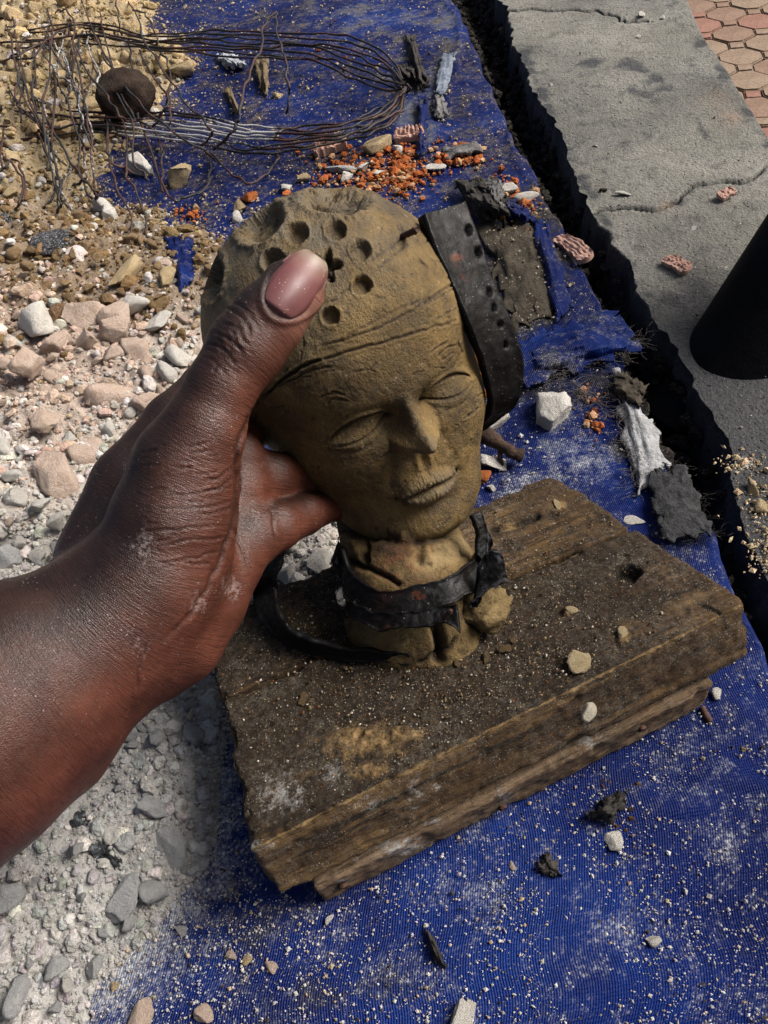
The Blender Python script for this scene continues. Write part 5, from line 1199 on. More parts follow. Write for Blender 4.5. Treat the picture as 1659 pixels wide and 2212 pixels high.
# stones on the concrete
for (a, b, rp, lab, asp) in ((1386, 30, 9, 'cream pebble at the far end of the concrete ledge', (1.2, .9, .8)), (1432, 38, 5, 'tiny cream pebble beside the far pebble on concrete', (1, 1, .8)), (1380, 78, 5, 'tiny cream pebble on concrete above the grey smear', (1, 1, .8)), (1287, 314, 7, 'white chip in the middle of the concrete ledge', (1, .8, .4)), (1348, 415, 12, 'white flake on concrete above the crack', (1.2, .8, .3)), (1501, 489, 9, 'white chip on concrete below the crack', (1, .8, .4)), (1303, 410, 6, 'dark crumb on concrete left of the white flake', (1, 1, .8)), (1190, 183, 4, 'white grain near the ledge edge', (1, 1, .6)), (1625, 1055, 16, 'tan crumb on the concrete at right border', (1.2, .8, .6)), (1640, 1095, 18, 'tan crumb cluster piece at right border, lower', (1, .9, .6))):
    stone(a, b, rp, 'dark' if 'dark' in lab else ('tan' if 'tan' in lab else 'white'), lab, 'stone', None, 'pebble', 0., asp, None, False, .25)
# lumps lying on the planks
def on_board(px, py, rpx, mat, lab, asp, name='pebble', up=.0):
    p = B(px, py); rw = rpx*proj(p)[2]/FPX; me = BIG[mat][random.randrange(3)]
    o = obj(name, me, None, lab, 'stone' if name == 'pebble' else 'clay'); o.location = p+BN*rw*asp[2]*.45; o.scale = (rw*asp[0], rw*asp[1], rw*asp[2]); o.rotation_euler = (0, 0, random.uniform(0, 6)); return o
RM2 = {'claychunk': rock_mat('pale_clay', (.30, .22, .11), (.48, .39, .24))}
BIG['clay'] = [mesh_np('stone', *rock(900+q, IC3, (1, .85, .65), 8, .22), RM2['claychunk'], True) for q in range(3)]
BIG['crumb'] = [mesh_np('stone', *rock(940+q, IC3, (1, .85, .65), 6, .25), rock_mat('dark_clay_crumb', (.07, .045, .02), (.17, .11, .05)), True) for q in range(3)]
for (a, b, rp, k, lab, asp) in ((1256, 1432, 40, 'clay', 'pale jagged clay chunk on the front plank edge', (.75, 1.0, .5)), (1232, 1322, 15, 'clay', 'small pale clay lump on the front plank', (1.1, .8, .7)), (1345, 1372, 20, 'clay', 'crumbly pale clay streak on the front plank', (.6, 1.2, .4)),
    (655, 1512, 14, 'crumb', 'brown clay crumb on the plank seam left of the neck', (1.2, .8, .6)), (1090, 1405, 15, 'crumb', 'dark clay crumb at the right foot of the neck', (1.1, .9, .8)), (1050, 1425, 13, 'crumb', 'dark clay crumb in front of the broken foot', (1.2, .9, .7)), (985, 1432, 12, 'crumb', 'small clay crumb below the collar end', (1, .9, .7)), (1110, 1385, 10, 'crumb', 'small clay crumb right of the broken foot', (1, .9, .7)), (1205, 1090, 14, 'clay', 'pale clay smear on the back plank', (1.3, .7, .3))):
    on_board(a, b, rp, k, lab, asp, 'clay_crumb')
# white pebble stuck on the front face of the plank
q = proj(B(1272, 1500))[2]
o = obj('pebble', mesh_np('pebble', *rock(61, IC3, (1, .62, .6), 3, .05), rock_mat('cream_pebble', (.50, .44, .33), (.66, .60, .48), .7, .6), True), None, 'oval cream pebble stuck on the front face of the plank', 'stone')
o.location = P(1272, 1538, .2480); o.scale = (.0040,)*3; o.rotation_euler = (.9, .3, .9)

# grains on the tarpaulin, the concrete and the planks
items = []; r = np.random.default_rng(5); n = 0
px = r.uniform(-20, 1680, 130000); py = r.uniform(-20, 2230, 130000); df = dustfield(px, py); g = G(px, py, 0.)
tx = np.interp(g[:, 1], YS, TX); keep = (g[:, 0] < tx-.004) & (r.random(130000) < np.clip(df*.5+.02, 0, .45)*(.35+1.3*np.clip(fbm(g*np.array([60, 60, 0]), 3, 77)+.35, 0, 1))+.11*(py > 1600)+.06*(py < 560)+.12*np.exp(-((px-560)/260)**2-((py-2030)/190)**2)); keep &= ~inpoly(px, py, [(440, 1340), (1196, 1030), (1615, 1300), (1600, 1385), (1520, 1520), (720, 1950), (565, 1915)])
_s = bed_h(g[:, 0], g[:, 1])[1]; keep |= (_s > -260) & (_s < 10) & (r.random(len(px)) < .50*np.exp(-np.clip(-_s, 0, None)/75)) & (g[:, 0] < tx-.004) & ((py < 1000) | (px < 760)); keep &= ~inpoly(px, py, [(440, 1340), (1196, 1030), (1615, 1300), (1600, 1385), (1520, 1520), (720, 1950), (565, 1915)])
dpt_ = proj(g)[2]; wv_ = sstep(900, 400, py)
for i in np.where(keep)[0]:
    rad = min(1.1+r.exponential(.95), 6.5); rw = rad*dpt_[i]/FPX; w_ = wv_[i]
    c = np.array((.56, .53, .50))*(1-w_)+np.array((.48, .38, .25))*w_
    if r.random() < .10: c = np.array((.05, .04, .035))
    elif r.random() < .25: c = np.array((.46, .35, .24))
    lift_ = .0042 if inpoly(np.array([px[i]]), np.array([py[i]]), [(1040, 500), (1182, 470), (1240, 660), (1385, 750), (1130, 828), (1110, 705)])[0] else 0.
    items.append((g[i]+np.array([0, 0, rw*.3+.001+lift_]), rw, vary(c, r)))
scatter(items, 'tarpaulin_grit', 'pale grit scattered over the blue tarpaulin', 'grit', IC0, 10, 8, GRM, rough=.2)
items = []
px = r.normal(950, 270, 7000); py = r.normal(1400, 160, 7000)
ok = inpoly(px, py, [(480, 1510), (450, 1340), (1195, 1035), (1610, 1295), (545, 1815)])
for a, b in zip(px[ok], py[ok]):
    p = B(a, b); rad = min(.9+r.exponential(.9), 4.5); rw = rad*proj(p)[2]/FPX; c = [(.30, .21, .11), (.12, .07, .035), (.48, .43, .36), (.20, .07, .025), (.06, .04, .025)][r.choice(5, p=[.32, .22, .2, .08, .18])]
    items.append((p+BN*(rw*.25+.0006), rw, vary(c, r)))
scatter(items, 'plank_grit', 'sandy grit and clay crumbs spilt over the planks', 'grit', IC0, 10, 9, GRM, rough=.2)
items = []
px = r.uniform(1090, 1700, 2200); py = r.uniform(-10, 1300, 2200); g = G(px, py, 0.); cx_ = np.interp(g[:, 1], YS, CXs); ppx = np.interp(g[:, 1], YS, PXs)
for i in np.where((g[:, 0] > cx_+.012) & (g[:, 0] < ppx-.01))[0]:
    if py[i] < 600 and r.random() > .35: continue
    rad = min(.9+r.exponential(.8), 4); rw = rad*proj(g[i])[2]/FPX
    items.append((g[i]+np.array([0, 0, rw*.3+.001]), rw, vary([(.52, .48, .40), (.08, .07, .06)][int(r.random() < .35)], r)))
for a, b, n_, sx, sy in ((1610, 1000, 90, 30, 14), (1640, 1110, 120, 22, 50), (1650, 1200, 80, 16, 22), (1480, 440, 0, 1, 1)):
    for _ in range(n_):
        q = G(a+r.normal(0, sx), b+r.normal(0, sy), 0.); rad = 2+r.exponential(2); rw = rad*proj(q)[2]/FPX; items.append((q+np.array([0, 0, rw*.4]), rw, vary((.55, .42, .26), r)))
scatter(items, 'concrete_grit', 'light grit sprinkled on the concrete ledge', 'grit', IC0, 10, 10, GRM, rough=.2)
items = []
for a, b, n_, sx, sy in ((810, 385, 620, 62, 26), (870, 370, 300, 30, 24), (1005, 345, 190, 22, 10), (1085, 395, 60, 20, 12), (1110, 440, 90, 28, 16), (1130, 470, 60, 20, 14), (1285, 912, 60, 10, 16), (850, 330, 70, 30, 10), (1280, 860, 40, 30, 20), (1040, 800, 140, 10, 30), (1080, 850, 40, 20, 14), (700, 330, 60, 30, 12), (630, 1075, 30, 30, 8), (740, 130, 12, 80, 60), (1040, 1030, 40, 8, 10), (410, 465, 60, 20, 10), (960, 320, 40, 30, 20)):
    for _ in range(n_):
        q = G(a+r.normal(0, sx), b+r.normal(0, sy), 0.); rad = min(1.2+r.exponential(2.6), 12); rw = rad*proj(q)[2]/FPX
        items.append((q+np.array([0, 0, rw*.5]), rw, vary([(.42, .12, .03), (.34, .085, .02), (.50, .30, .16)][r.choice(3, p=[.5, .3, .2])], r)))
for _ in range(220):
    q = G(1330+r.normal(0, 45), 1760+r.normal(0, 45), 0.); rad = 1.4+r.exponential(1.2); rw = rad*proj(q)[2]/FPX; items.append((q+np.array([0, 0, rw*.4]), rw, vary((.055, .028, .018), r)))
scatter(items, 'brick_crumbs', 'bright orange brick crumbs spilt behind the clay head', 'crumbs', ICO, 10, 11, GRM, rough=.2)
# ---------------------------------------------------------------- wires
def wire_mat():
    M = Mat('rusted_wire', .6, .45); n = M.noise(30, 4, .6); n2 = M.noise(240, 4, .7)
    c = M.ramp(n, [(.30, (.020, .018, .018)), (.46, (.012, .011, .012)), (.60, (.055, .018, .010)), (.70, (.03, .014, .011))])
    c = M.mix(M.math('MULTIPLY', M.ramp(M.math('ADD', M.attr('pale'), M.math('MULTIPLY', M.math('SUBTRACT', n2, .5), 1.2)), [(.4, 0), (.6, 1)]), .9), c, (.46, .45, .44))
    M.color(c); M.bump(n2, .6, .002); return M.m
WIRE = wire_mat()
wires = empty('wire_bundle', 'tangled bundle of thin rusty wires looped over the tarpaulin at upper left', 'wire')
rw_ = random.Random(12)
def wire(pts, zs, r=3.3, pale=None, wig=1.0, seed=0):
    n = max(24, len(pts)*12); a = spline(np.array([(p[0], p[1], z) for p, z in zip(pts, zs)], float), n)
    t = np.arange(n)*.22
    a[:, 0] += wig*4*noise(np.stack([t, 0*t, 0*t+seed], 1), 1); a[:, 1] += wig*4*noise(np.stack([t, 0*t+5, 0*t+seed], 1), 2)
    pts3 = G(a[:, 0], a[:, 1], np.maximum(a[:, 2], .002)); d = proj(pts3)[2]
    V, Q = tube(pts3, .00105*r/3.3, 7, rvar=.25, seed=seed)
    pl = np.zeros(len(V)) if pale is None else np.tile(pale(a[:, 0], a[:, 1]), 7)
    return obj('wire', mesh_np('wire', V, Q, WIRE, True, {'pale': pl}), wires)
pw = lambda x, y: .62*np.exp(-((x-420)/190)**2-((y-275)/38)**2)
palef = lambda x, y: np.clip(.85*sstep(230, 290, x)*sstep(640, 560, x)*np.exp(-((y-285)/32)**2), 0, 1)
# upper run to the loop, lower run back
for k in range(8):
    o_ = (k-3.5)*9; z = .012+.006*(k % 3)
    wire([(-60, 78+o_*1.2), (60, 80+o_*.8+rw_.uniform(-8, 8)), (200, 72+o_*.5+rw_.uniform(-12, 12)), (330, 92+o_*.5), (450, 92+o_*.8), (560, 98+o_*.9), (680, 104+o_*1.0+rw_.uniform(-6, 6)), (760, 125+o_*1.4), (830, 155+o_*1.3), (872, 182+o_*.4)], [z+.006*rw_.random() for _ in range(10)], seed=k)
for k in range(8):
    o_ = (k-3.5)*8; z = .008+.005*(k % 3)
    wire([(874, 192+o_*.5), (862, 222+o_*.9), (820, 258+o_*.8), (740, 286+o_*.7), (640, 300+o_*.9), (540, 300+o_*1.1+rw_.uniform(-5, 5)), (430, 280+o_*1.1), (320, 268+o_*1.0), (200, 262+o_*1.1+rw_.uniform(-8, 8)), (90, 262+o_*1.3), (-50, 250+o_*1.8)], [z+.005*rw_.random() for _ in range(11)], pale=palef, seed=40+k)
# loose ends and hooks
LO = [([(597, 22), (575, 50), (560, 110), (535, 170), (520, 220), (512, 270), (490, 300), (462, 325)], .05), ([(597, 25), (600, 70), (612, 120), (622, 180), (618, 250)], .05),
      ([(100, -20), (110, 60), (108, 140), (95, 220), (98, 300), (112, 380), (130, 450)], .04), ([(110, 30), (135, 20), (155, 40), (165, 120), (180, 210), (195, 300), (205, 400), (212, 432)], .045), ([(170, -20), (200, 60), (240, 140), (280, 200), (330, 250), (400, 300), (445, 330), (468, 345)], .045),
      ([(10, 90), (60, 160), (90, 230), (120, 290), (150, 350), (190, 400), (208, 428), (205, 405)], .03), ([(60, 60), (75, 140), (72, 220), (100, 300), (140, 360)], .03), ([(0, 160), (40, 230), (90, 270), (160, 275)], .03), ([(280, 0), (310, 80), (350, 150), (400, 220), (450, 270), (452, 300), (430, 320)], .05), ([(290, 20), (320, 40), (340, 90), (312, 98)], .03),
      ([(150, 70), (185, 150), (235, 210), (262, 255), (300, 262)], .05), ([(215, 30), (240, 130), (260, 200), (300, 262)], .04), ([(330, 270), (360, 230), (365, 160), (350, 110)], .04), ([(230, 230), (232, 310), (245, 350), (290, 372)], .03), ([(345, 300), (352, 330), (350, 360), (355, 400), (372, 428), (395, 430), (440, 410), (452, 370), (448, 330)], .012), ([(455, 330), (490, 370), (540, 395), (575, 380), (600, 345), (598, 320)], .012),
      ([(5, 170), (8, 260), (2, 360), (30, 345), (50, 380), (45, 430), (20, 460)], .03), ([(0, 330), (25, 350), (48, 390), (40, 440), (15, 455)], .03), ([(130, 450), (128, 400), (150, 370), (148, 360)], .02), ([(85, 470), (115, 420), (135, 390)], .012), ([(366, 190), (368, 240), (366, 305)], .03), ([(0, 100), (60, 130), (110, 80), (150, 60)], .03), ([(-20, 140), (30, 125), (90, 95), (160, 85)], .03), ([(250, -20), (255, 40), (262, 80)], .03),
      ([(20, 60), (60, 200), (110, 330), (125, 400)], .035), ([(130, 100), (120, 200), (115, 300), (130, 420), (125, 460)], .03), ([(80, 40), (40, 110), (0, 140)], .03), ([(150, 260), (180, 320), (185, 380), (160, 400)], .02), ([(180, 60), (160, 140), (170, 240), (200, 330)], .035), ([(300, 110), (330, 160), (355, 200), (362, 240)], .03)]
for k, (pts, z) in enumerate(LO):
    n = len(pts); zs = [max(.004, z*math.sin(math.pi*min(1, (i+.3)/(n-.4)))**.7+rw_.uniform(-.003, .003)) for i in range(n)]
    wire(pts, zs, 3.1 if k != 0 else 3.8, pale=(lambda x, y: .42*np.exp(-((y-360)/60)**2-((x-200)/250)**2)) if k % 3 == 0 else None, seed=80+k)
for k in range(22):
    x0 = rw_.uniform(-20, 260); y0 = rw_.uniform(-20, 120); n = rw_.choice((4, 5, 6)); pts = [(x0, y0)]
    for q in range(n): pts.append((pts[-1][0]+rw_.uniform(-14, 40), pts[-1][1]+rw_.uniform(30, 85)))
    zm = rw_.uniform(.015, .045); wire(pts, [max(.004, zm*math.sin(math.pi*min(1, (i+.4)/(n+.6)))+rw_.uniform(-.003, .003)) for i in range(n+1)], rw_.uniform(2.4, 3.2), pale=(lambda x, y: .5+0*x) if k % 5 == 0 else None, seed=120+k)
# tie where the loop is bound
wire([(862, 178), (880, 186), (884, 196), (868, 205), (858, 195), (866, 182)], [.02, .03, .012, .006, .01, .02], seed=200)

# ---------------------------------------------------------------- sheets, rags, shards
def scrap(c4, z, mat, name, label, cat, nu=36, nv=24, crumple=.003, thick=.0012, seed=0, attrs=None, ragged=8, lift=None, group=None, raw=False):
    """thin crumpled sheet: four pixel corners laid on the ground"""
    c4 = np.array(c4, float); u, v = np.meshgrid(np.linspace(0, 1, nu), np.linspace(0, 1, nv), indexing='ij'); u = u.ravel(); v = v.ravel()
    p2 = c4[0]*((1-u)*(1-v))[:, None]+c4[1]*(u*(1-v))[:, None]+c4[2]*(u*v)[:, None]+c4[3]*((1-u)*v)[:, None]
    e = np.minimum(np.minimum(u, 1-u), np.minimum(v, 1-v)); k = np.stack([u*6, v*6, 0*u+seed], 1)
    p2 = p2+ragged*np.stack([noise(k*2, seed), noise(k*2, seed+1)], 1)*(1-sstep(0, .22, e))[:, None]
    zz = z+crumple*(1+fbm(np.stack([u*3, v*3, 0*u+seed], 1), 4, seed)*1.1)*sstep(-.1, .3, e)
    if lift is not None: zz = zz+lift(u, v)
    V = G(p2[:, 0], p2[:, 1], np.maximum(zz, .0015)); Q = grid_faces(nu, nv); N = vnormals(V, Q)
    if N[:, 2].mean() < 0: Q = Q[:, ::-1]; N = -N
    Vb = V-np.array([0, 0, thick]); n = len(V); rim = np.concatenate([np.arange(nv), np.arange(1, nu)*nv+nv-1, (nu-1)*nv+np.arange(nv-2, -1, -1), np.arange(nu-2, 0, -1)*nv]); r2 = np.roll(rim, -1)
    at = {'tc': V.copy()*np.array([1, 1, 0])+seed}; x, y, _ = proj(V)
    for kk, val in dict(worn=.2, grime=.4, dust=.25, warm=.4, **(attrs or {})).items() if attrs is None else {**dict(worn=.2, grime=.4, dust=.25, warm=.4), **attrs}.items():
        at[kk] = np.full(n, float(val))
    at = {kk: np.concatenate([a, a]) for kk, a in at.items()}
    me = mesh_np(name, np.concatenate([V, Vb]), [Q, Q[:, ::-1]+n, np.stack([rim, r2, r2+n, rim+n], 1)], mat, True, at)
    bm = bmesh.new(); bm.from_mesh(me); bmesh.ops.recalc_face_normals(bm, faces=bm.faces); bm.to_mesh(me); bm.free()
    if raw: return me
    return obj(name, me, None, label, cat, group)
def rag_mat(name, a, b, sc_=90):
    M = Mat(name, .85, .2); n = M.noise(sc_, 6, .75); n2 = M.noise(500, 4, .7); M.color(M.mix(M.ramp(n2, [(.3, .8), (.45, 0)]), M.ramp(n, [(.35, a), (.65, b)]), (.012, .010, .009)))
    M.bump(M.math('ADD', n, n2), .8, .002); return M.m
RAGD = rag_mat('dark_rag', (.012, .011, .010), (.06, .052, .045)); RAGG = rag_mat('grey_rag', (.06, .058, .06), (.20, .19, .185)); RAGB = rag_mat('brown_felt', (.028, .022, .015), (.085, .070, .05)); RAGP = rag_mat('pale_worn_fabric', (.16, .16, .165), (.42, .42, .42))
HUSK = rag_mat('brown_husk', (.10, .07, .04), (.24, .18, .11)); PLAS = rag_mat('white_plastic_scrap', (.30, .32, .36), (.55, .57, .60))
scrap([(1040, 500), (1152, 470), (1205, 668), (1108, 705)], .002, RAGB, 'felt_sheet', 'brown gritty felt panel on the tarpaulin right of the strap', 'felt', 40, 50, .0030, seed=1, ragged=22)
scrap([(1150, 470), (1182, 482), (1238, 655), (1200, 690)], .004, TARP, 'tarpaulin_strip', 'narrow blue tarpaulin strip folded beside the felt panel', 'tarpaulin', 14, 50, .003, seed=2, attrs=dict(grime=.2, worn=.25))
flap = scrap([(1120, 735), (1330, 668), (1382, 752), (1128, 828)], .005, TARP, 'tarpaulin_flap', 'frayed blue tarpaulin flap right of the strap reaching over the gap', 'tarpaulin', 60, 34, .005, seed=3, attrs=dict(grime=.42, worn=.35, dust=.35), ragged=14)
scrap([(1328, 800), (1372, 850), (1446, 1000), (1378, 1075)], .003, RAGP, 'fabric_strip', 'pale worn fabric strip along the tarpaulin edge', 'fabric', 20, 44, .003, seed=4, ragged=14)
scrap([(1400, 1022), (1478, 1004), (1542, 1150), (1432, 1168)], .006, rag_mat('black_rubber_mesh', (.010, .010, .011), (.055, .055, .058), 200), 'rubber_patch', 'rough black patch with frayed rim at the tarpaulin edge', 'patch', 30, 40, .002, seed=5, ragged=9)
scrap([(1340, 800), (1400, 830), (1380, 880), (1325, 840)], .006, RAGB, 'felt_scrap', 'brown scrap below the frayed flap', 'felt', 20, 20, .004, seed=6)
scrap([(985, 395), (1060, 385), (1098, 460), (1030, 470)], .006, RAGD, 'rag', 'dark fibrous rag bunched above the strap end', 'rag', 44, 40, .014, seed=7, ragged=16)
scrap([(1048, 392), (1082, 395), (1085, 450), (1055, 440)], .010, RAGG, 'rag', 'grey crumpled rag lying on the dark rag', 'rag', 30, 30, .010, seed=8, ragged=12)
scrap([(1085, 430), (1125, 442), (1150, 475), (1100, 468)], .004, TARP, 'tarpaulin_scrap', 'small twisted blue tarpaulin scrap below the cream stone', 'tarpaulin', 20, 20, .006, seed=9, attrs=dict(grime=.3), ragged=10)
scrap([(880, 78), (896, 76), (925, 180), (905, 190)], .003, RAGD, 'strip', 'long dark torn strip on worn tarpaulin right of the wire loop', 'rag', 12, 40, .006, seed=10, ragged=8)
scrap([(862, 140), (895, 145), (905, 175), (868, 168)], .004, RAGD, 'rag', 'dark crumpled rag beside the wire loop end', 'rag', 20, 20, .008, seed=11, ragged=8)
scrap([(955, 118), (985, 112), (962, 205), (938, 200)], .004, rag_mat('blue_grey_strip', (.06, .075, .11), (.22, .25, .30)), 'strip', 'faded blue grey strip slanting near the gap', 'rag', 14, 34, .003, seed=12, ragged=4)
scrap([(938, 205), (955, 205), (970, 250), (935, 252)], .003, RAGG, 'rag', 'grey brown scrap below the faded strip', 'rag', 16, 20, .003, seed=13, ragged=6)
scrap([(905, 210), (922, 208), (918, 330), (900, 328)], .004, TARP, 'tarpaulin_strip', 'thin upright blue strip between the wire loop and brick shards', 'tarpaulin', 10, 40, .004, seed=14, attrs=dict(grime=.45, worn=.2))
scrap([(955, 320), (1030, 305), (1042, 325), (965, 342)], .004, RAGG, 'board_scrap', 'grey flat scrap behind the orange crumbs near the rag', 'scrap', 24, 12, .002, seed=15, ragged=4)
scrap([(548, 120), (580, 118), (578, 205), (560, 190)], .003, HUSK, 'husk', 'brown fibrous husk on blue tarpaulin inside the wire loop', 'husk', 16, 30, .006, seed=16, ragged=5)
scrap([(462, 122), (500, 112), (535, 140), (500, 145)], .003, PLAS, 'plastic_scrap', 'white crumpled plastic scrap beside the husk', 'plastic', 24, 18, .006, seed=17, ragged=6)
scrap([(484, 192), (498, 186), (520, 245), (508, 246)], .003, HUSK, 'leaf', 'curved grey brown dry leaf on tarpaulin inside the wire loop', 'leaf', 10, 24, .005, seed=18, ragged=3)
scrap([(352, 512), (408, 505), (418, 582), (392, 650)], .006, TARP, 'tarpaulin_tatter', 'torn blue tarpaulin tatter hanging over the rubble left of the crown', 'tarpaulin', 18, 36, .005, seed=19, attrs=dict(grime=.25, worn=.15), ragged=10)
scrap([(1268, 1760), (1320, 1722), (1358, 1712), (1325, 1772)], .003, RAGD, 'flake', 'black charred flake on tarpaulin at lower right', 'flake', 26, 20, .006, seed=20, ragged=10)
scrap([(1158, 1875), (1185, 1838), (1212, 1885), (1190, 1890)], .002, RAGD, 'flake', 'brown black flake below the batten', 'flake', 20, 20, .003, seed=21, ragged=8)
scrap([(918, 2005), (935, 2020), (965, 2090), (938, 2075)], .002, RAGD, 'shard', 'thin black shard lying at the bottom centre', 'shard', 12, 30, .002, seed=22, ragged=3)
# frayed threads at the flap and the patch: fine strands, parts of the flap
def fray(spots, name, parent, seed, n, mat, L=(30, 90), r=.00009):
    rr = random.Random(seed); Vs, Fs, off = [], [], 0
    for _ in range(n):
        a, b = rr.choice(spots[:-1]), None; i = rr.randrange(len(spots)-1); t = rr.random(); x0 = spots[i][0]+(spots[i+1][0]-spots[i][0])*t; y0 = spots[i][1]+(spots[i+1][1]-spots[i][1])*t
        ang = rr.uniform(0, 6.28); ll = rr.uniform(*L); pts = [(x0, y0, .006)]
        for q in range(5): ang += rr.uniform(-.7, .7); pts.append((pts[-1][0]+ll/5*math.cos(ang), pts[-1][1]+ll/5*math.sin(ang)*.6, rr.uniform(.002, .007)))
        s_ = spline(np.array(pts), 14); V, Q = tube(G(s_[:, 0], s_[:, 1], s_[:, 2]), r, 4, cap=False); Vs.append(V); Fs.append(Q[0]+off); off += len(V)
    o = obj(name, mesh_np(name, np.concatenate(Vs), np.concatenate(Fs), mat), parent); o['kind'] = 'stuff'; return o
THR = rag_mat('frayed_thread', (.06, .055, .05), (.20, .18, .16))
fray([(1128, 826), (1200, 808), (1270, 790), (1330, 768), (1384, 745)], 'fray', flap, 1, 110, THR, (20, 60)); fray([(1200, 812), (1300, 760), (1350, 725), (1380, 735)], 'fray', flap, 2, 70, THR, (30, 80))
patch = [o for o in bpy.data.objects if o.name == 'rubber_patch'][0]
fray([(1400, 1022), (1478, 1004), (1542, 1150), (1500, 1160)], 'fray', patch, 3, 90, RAGD, (20, 60))
strip_o = [o for o in bpy.data.objects if o.name == 'fabric_strip'][0]
fray([(1328, 800), (1350, 860), (1335, 920), (1360, 1000), (1378, 1075)], 'fray', strip_o, 4, 110, THR, (20, 70)); fray([(1230, 820), (1280, 860), (1340, 900)], 'fray', strip_o, 5, 60, THR, (40, 90))
ragd = [o for o in bpy.data.objects if o.name == 'rag'][0]
fray([(985, 395), (1040, 430), (1095, 460)], 'fray', ragd, 6, 150, RAGD, (20, 60))
# terracotta shards with ribs
def shard(px, py, L, Wd, Th, rot, label, ribs=6, seed=0, z0=0., tilt=.1, mat='rose'):
    n = 40; u, v = np.meshgrid(np.linspace(-1, 1, n), np.linspace(-1, 1, 16), indexing='ij'); u = u.ravel(); v = v.ravel()
    edge = 1-.22*np.abs(noise(np.stack([u*2.5, v*0+seed, v*0], 1), seed)); bow = .18*(1-u*u)
    X = u*L*(1-.15*v*v); Y = v*Wd*edge+bow*Wd; Z = Th*(1+.35*(np.cos(u*math.pi*ribs) > 0)*(v > -.2))+Th*.25*noise(np.stack([u*5, v*5, 0*u+seed], 1), seed)
    V = np.stack([X, Y, Z], 1); Q = grid_faces(n, 16); m_ = len(V); Vb = V*np.array([1, 1, 0]); rim = np.concatenate([np.arange(16), np.arange(1, n)*16+15, (n-1)*16+np.arange(14, -1, -1), np.arange(n-2, 0, -1)*16]); r2 = np.roll(rim, -1)
    g = G(px, py, z0); dd = proj(g)[2]; s_ = dd/FPX
    me = mesh_np('shard', np.concatenate([V, Vb])*s_, [Q, Q[:, ::-1]+m_, np.stack([rim, r2, r2+m_, rim+m_], 1)], RM[mat], False)
    bm = bmesh.new(); bm.from_mesh(me); bmesh.ops.recalc_face_normals(bm, faces=bm.faces); bm.to_mesh(me); bm.free()
    o = obj('terracotta_shard', me, None, label, 'shard'); o.location = g+np.array([0, 0, .001]); o.rotation_euler = (tilt, -tilt*.6, rot); return o
shard(715, 327, 38, 20, 17, .15, 'rose terracotta shard with a notched top by the lower wires', 3, 1)
shard(885, 302, 33, 17, 14, -.25, 'ribbed rose terracotta shard right of the cream block', 7, 2)
shard(1238, 545, 62, 19, 12, -1.35, 'long pink fluted shard lying at the edge of the gap', 1, 3, .0, .2)
shard(1460, 578, 34, 18, 8, -1.2, 'ribbed pink shard on the stained concrete near the pipe', 7, 4, .001)
shard(1568, 425, 20, 13, 7, .3, 'small pink flake on concrete below the crack', 2, 5, .001)
shard(1040, 790, 26, 9, 9, -1.3, 'orange brick splinter between the strap and the cheek', 1, 6, .001, .1, 'orange')
# dark round lump and black puck
Vr, Fr = rock(311, IC4, (1.0, .95, .85), 5, .07, .03, .72, .92); g = G(270, 205, .03); s_ = 62*proj(g)[2]/FPX
obj('lump', mesh_np('lump', g+Vr*s_, Fr, rag_mat('dark_brown_lump', (.012, .008, .006), (.050, .030, .020), 60)), None, 'dark brown round lump under the wire tangle', 'lump')
GLIT = Mat('black_sparkling_slag', .55, .5); sp = GLIT.ramp(GLIT.noise(700, 3, .8), [(.52, 0), (.62, 1)]); GLIT.color(GLIT.mix(sp, (.008, .008, .009), (.34, .34, .35))); GLIT.bump(GLIT.noise(400, 5, .8), 1, .003)
Vr, Fr = rock(303, IC4, (1.1, .95, .30), 3, .10); g = G(118, 532, .012); s_ = 50*proj(g)[2]/FPX
obj('slag_puck', mesh_np('slag_puck', g+np.array([0, 0, .004])+Vr*s_, Fr, GLIT.m), None, 'flat black glittering puck in the brown soil at left', 'slag')
Vr, Fr = rock(304, IC4, (.8, 1.1, .6), 4, .30); g = G(8, 490, .012); s_ = 48*proj(g)[2]/FPX
obj('slag_lump', mesh_np('slag_lump', g+Vr*s_, Fr, GLIT.m), None, 'black slag lump at the left border under hanging wires', 'slag')
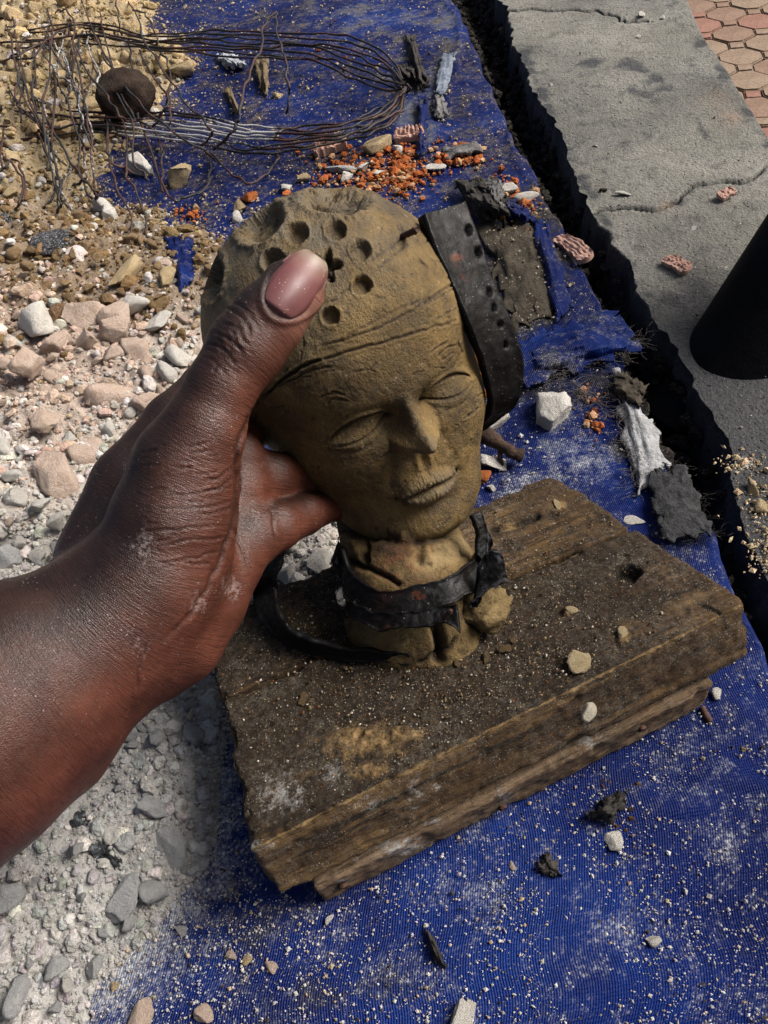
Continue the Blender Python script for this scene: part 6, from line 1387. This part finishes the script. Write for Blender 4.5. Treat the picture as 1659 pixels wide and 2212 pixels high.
# crumpled foil-like slag below the forearm
FOIL = Mat('dark_crumpled_foil', .35, .6); fn = FOIL.noise(120, 5, .75); FOIL.color(FOIL.ramp(fn, [(.35, (.010, .011, .012)), (.52, (.05, .055, .06)), (.6, (.30, .32, .34)), (.72, (.10, .07, .025))])); FOIL.b.inputs['Metallic'].default_value = .35; FOIL.bump(FOIL.noise(260, 5, .8), 1, .004)
for k, (a, b, s2, asp, lab) in enumerate(((150, 1790, 62, (.7, 1.1, .6), 'largest crumpled dark foil lump just below the forearm'), (225, 1850, 44, (.7, 1.2, .6), 'crumpled dark foil strip right of the largest foil lump'), (120, 1860, 34, (1, .8, .6), 'small crumpled foil lump at lower left of the foil heap'), (175, 1915, 40, (.6, 1.2, .5), 'bluish crumpled foil strip, lowest of the foil heap'))):
    Vr, Fr = rock(320+k, IC4, asp, 5, .38); V0 = Vr*(1+.18*np.abs(fbm(Vr*5, 3, k)))[:, None]; g = G(a, b, .008); s_ = s2*proj(g)[2]/FPX
    ca, sa = math.cos(k), math.sin(k); V0 = V0@np.array([[ca, sa, 0], [-sa, ca, 0], [0, 0, 1]])
    obj('foil_lump', mesh_np('foil_lump', g+V0*s_, Fr, FOIL.m), None, lab, 'foil')
# root / twig right of the cheek
pts = spline(np.array([G(1000, 905, .012), G(1045, 938, .012), G(1085, 962, .010), G(1108, 978, .008), G(1128, 986, .006)]), 30)
V, Q = tube(pts, np.linspace(.0050, .0030, 30), 12, rvar=.25, seed=5); V += (.0006*fbm(V*300, 3, 3))[:, None]
root = obj('twig', mesh_np('twig', V, Q, rag_mat('dark_wood_twig', (.018, .011, .008), (.075, .045, .03))), None, 'dark brown twig poking out behind the clay cheek', 'twig')
pts = spline(np.array([G(1085, 962, .009), G(1080, 985, .006), G(1086, 1005, .002)]), 12); V, Q = tube(pts, np.linspace(.002, .0008, 12), 8)
obj('twig_fork', mesh_np('twig_fork', V, Q, root.data.materials[0]), root)
# screws in the batten and the plank's right end
for a, b, d in ((1085, 1742, .2655), (1385, 1572, .2700), (740, 1912, .2640)):
    pf = P(a, b, d)
    nrm = -bk
    r0 = ray(a, b); t0 = ((a0-CAM)@nrm)/(r0@nrm); pf = CAM+r0*t0
    nail(pf-nrm*.003, pf+nrm*.0014, .0016, stand, 'screw')
nail(P(1516, 1528, proj(a1)[2]), P(1534, 1560, proj(a1)[2]-.004), .0014, stand, 'nail')
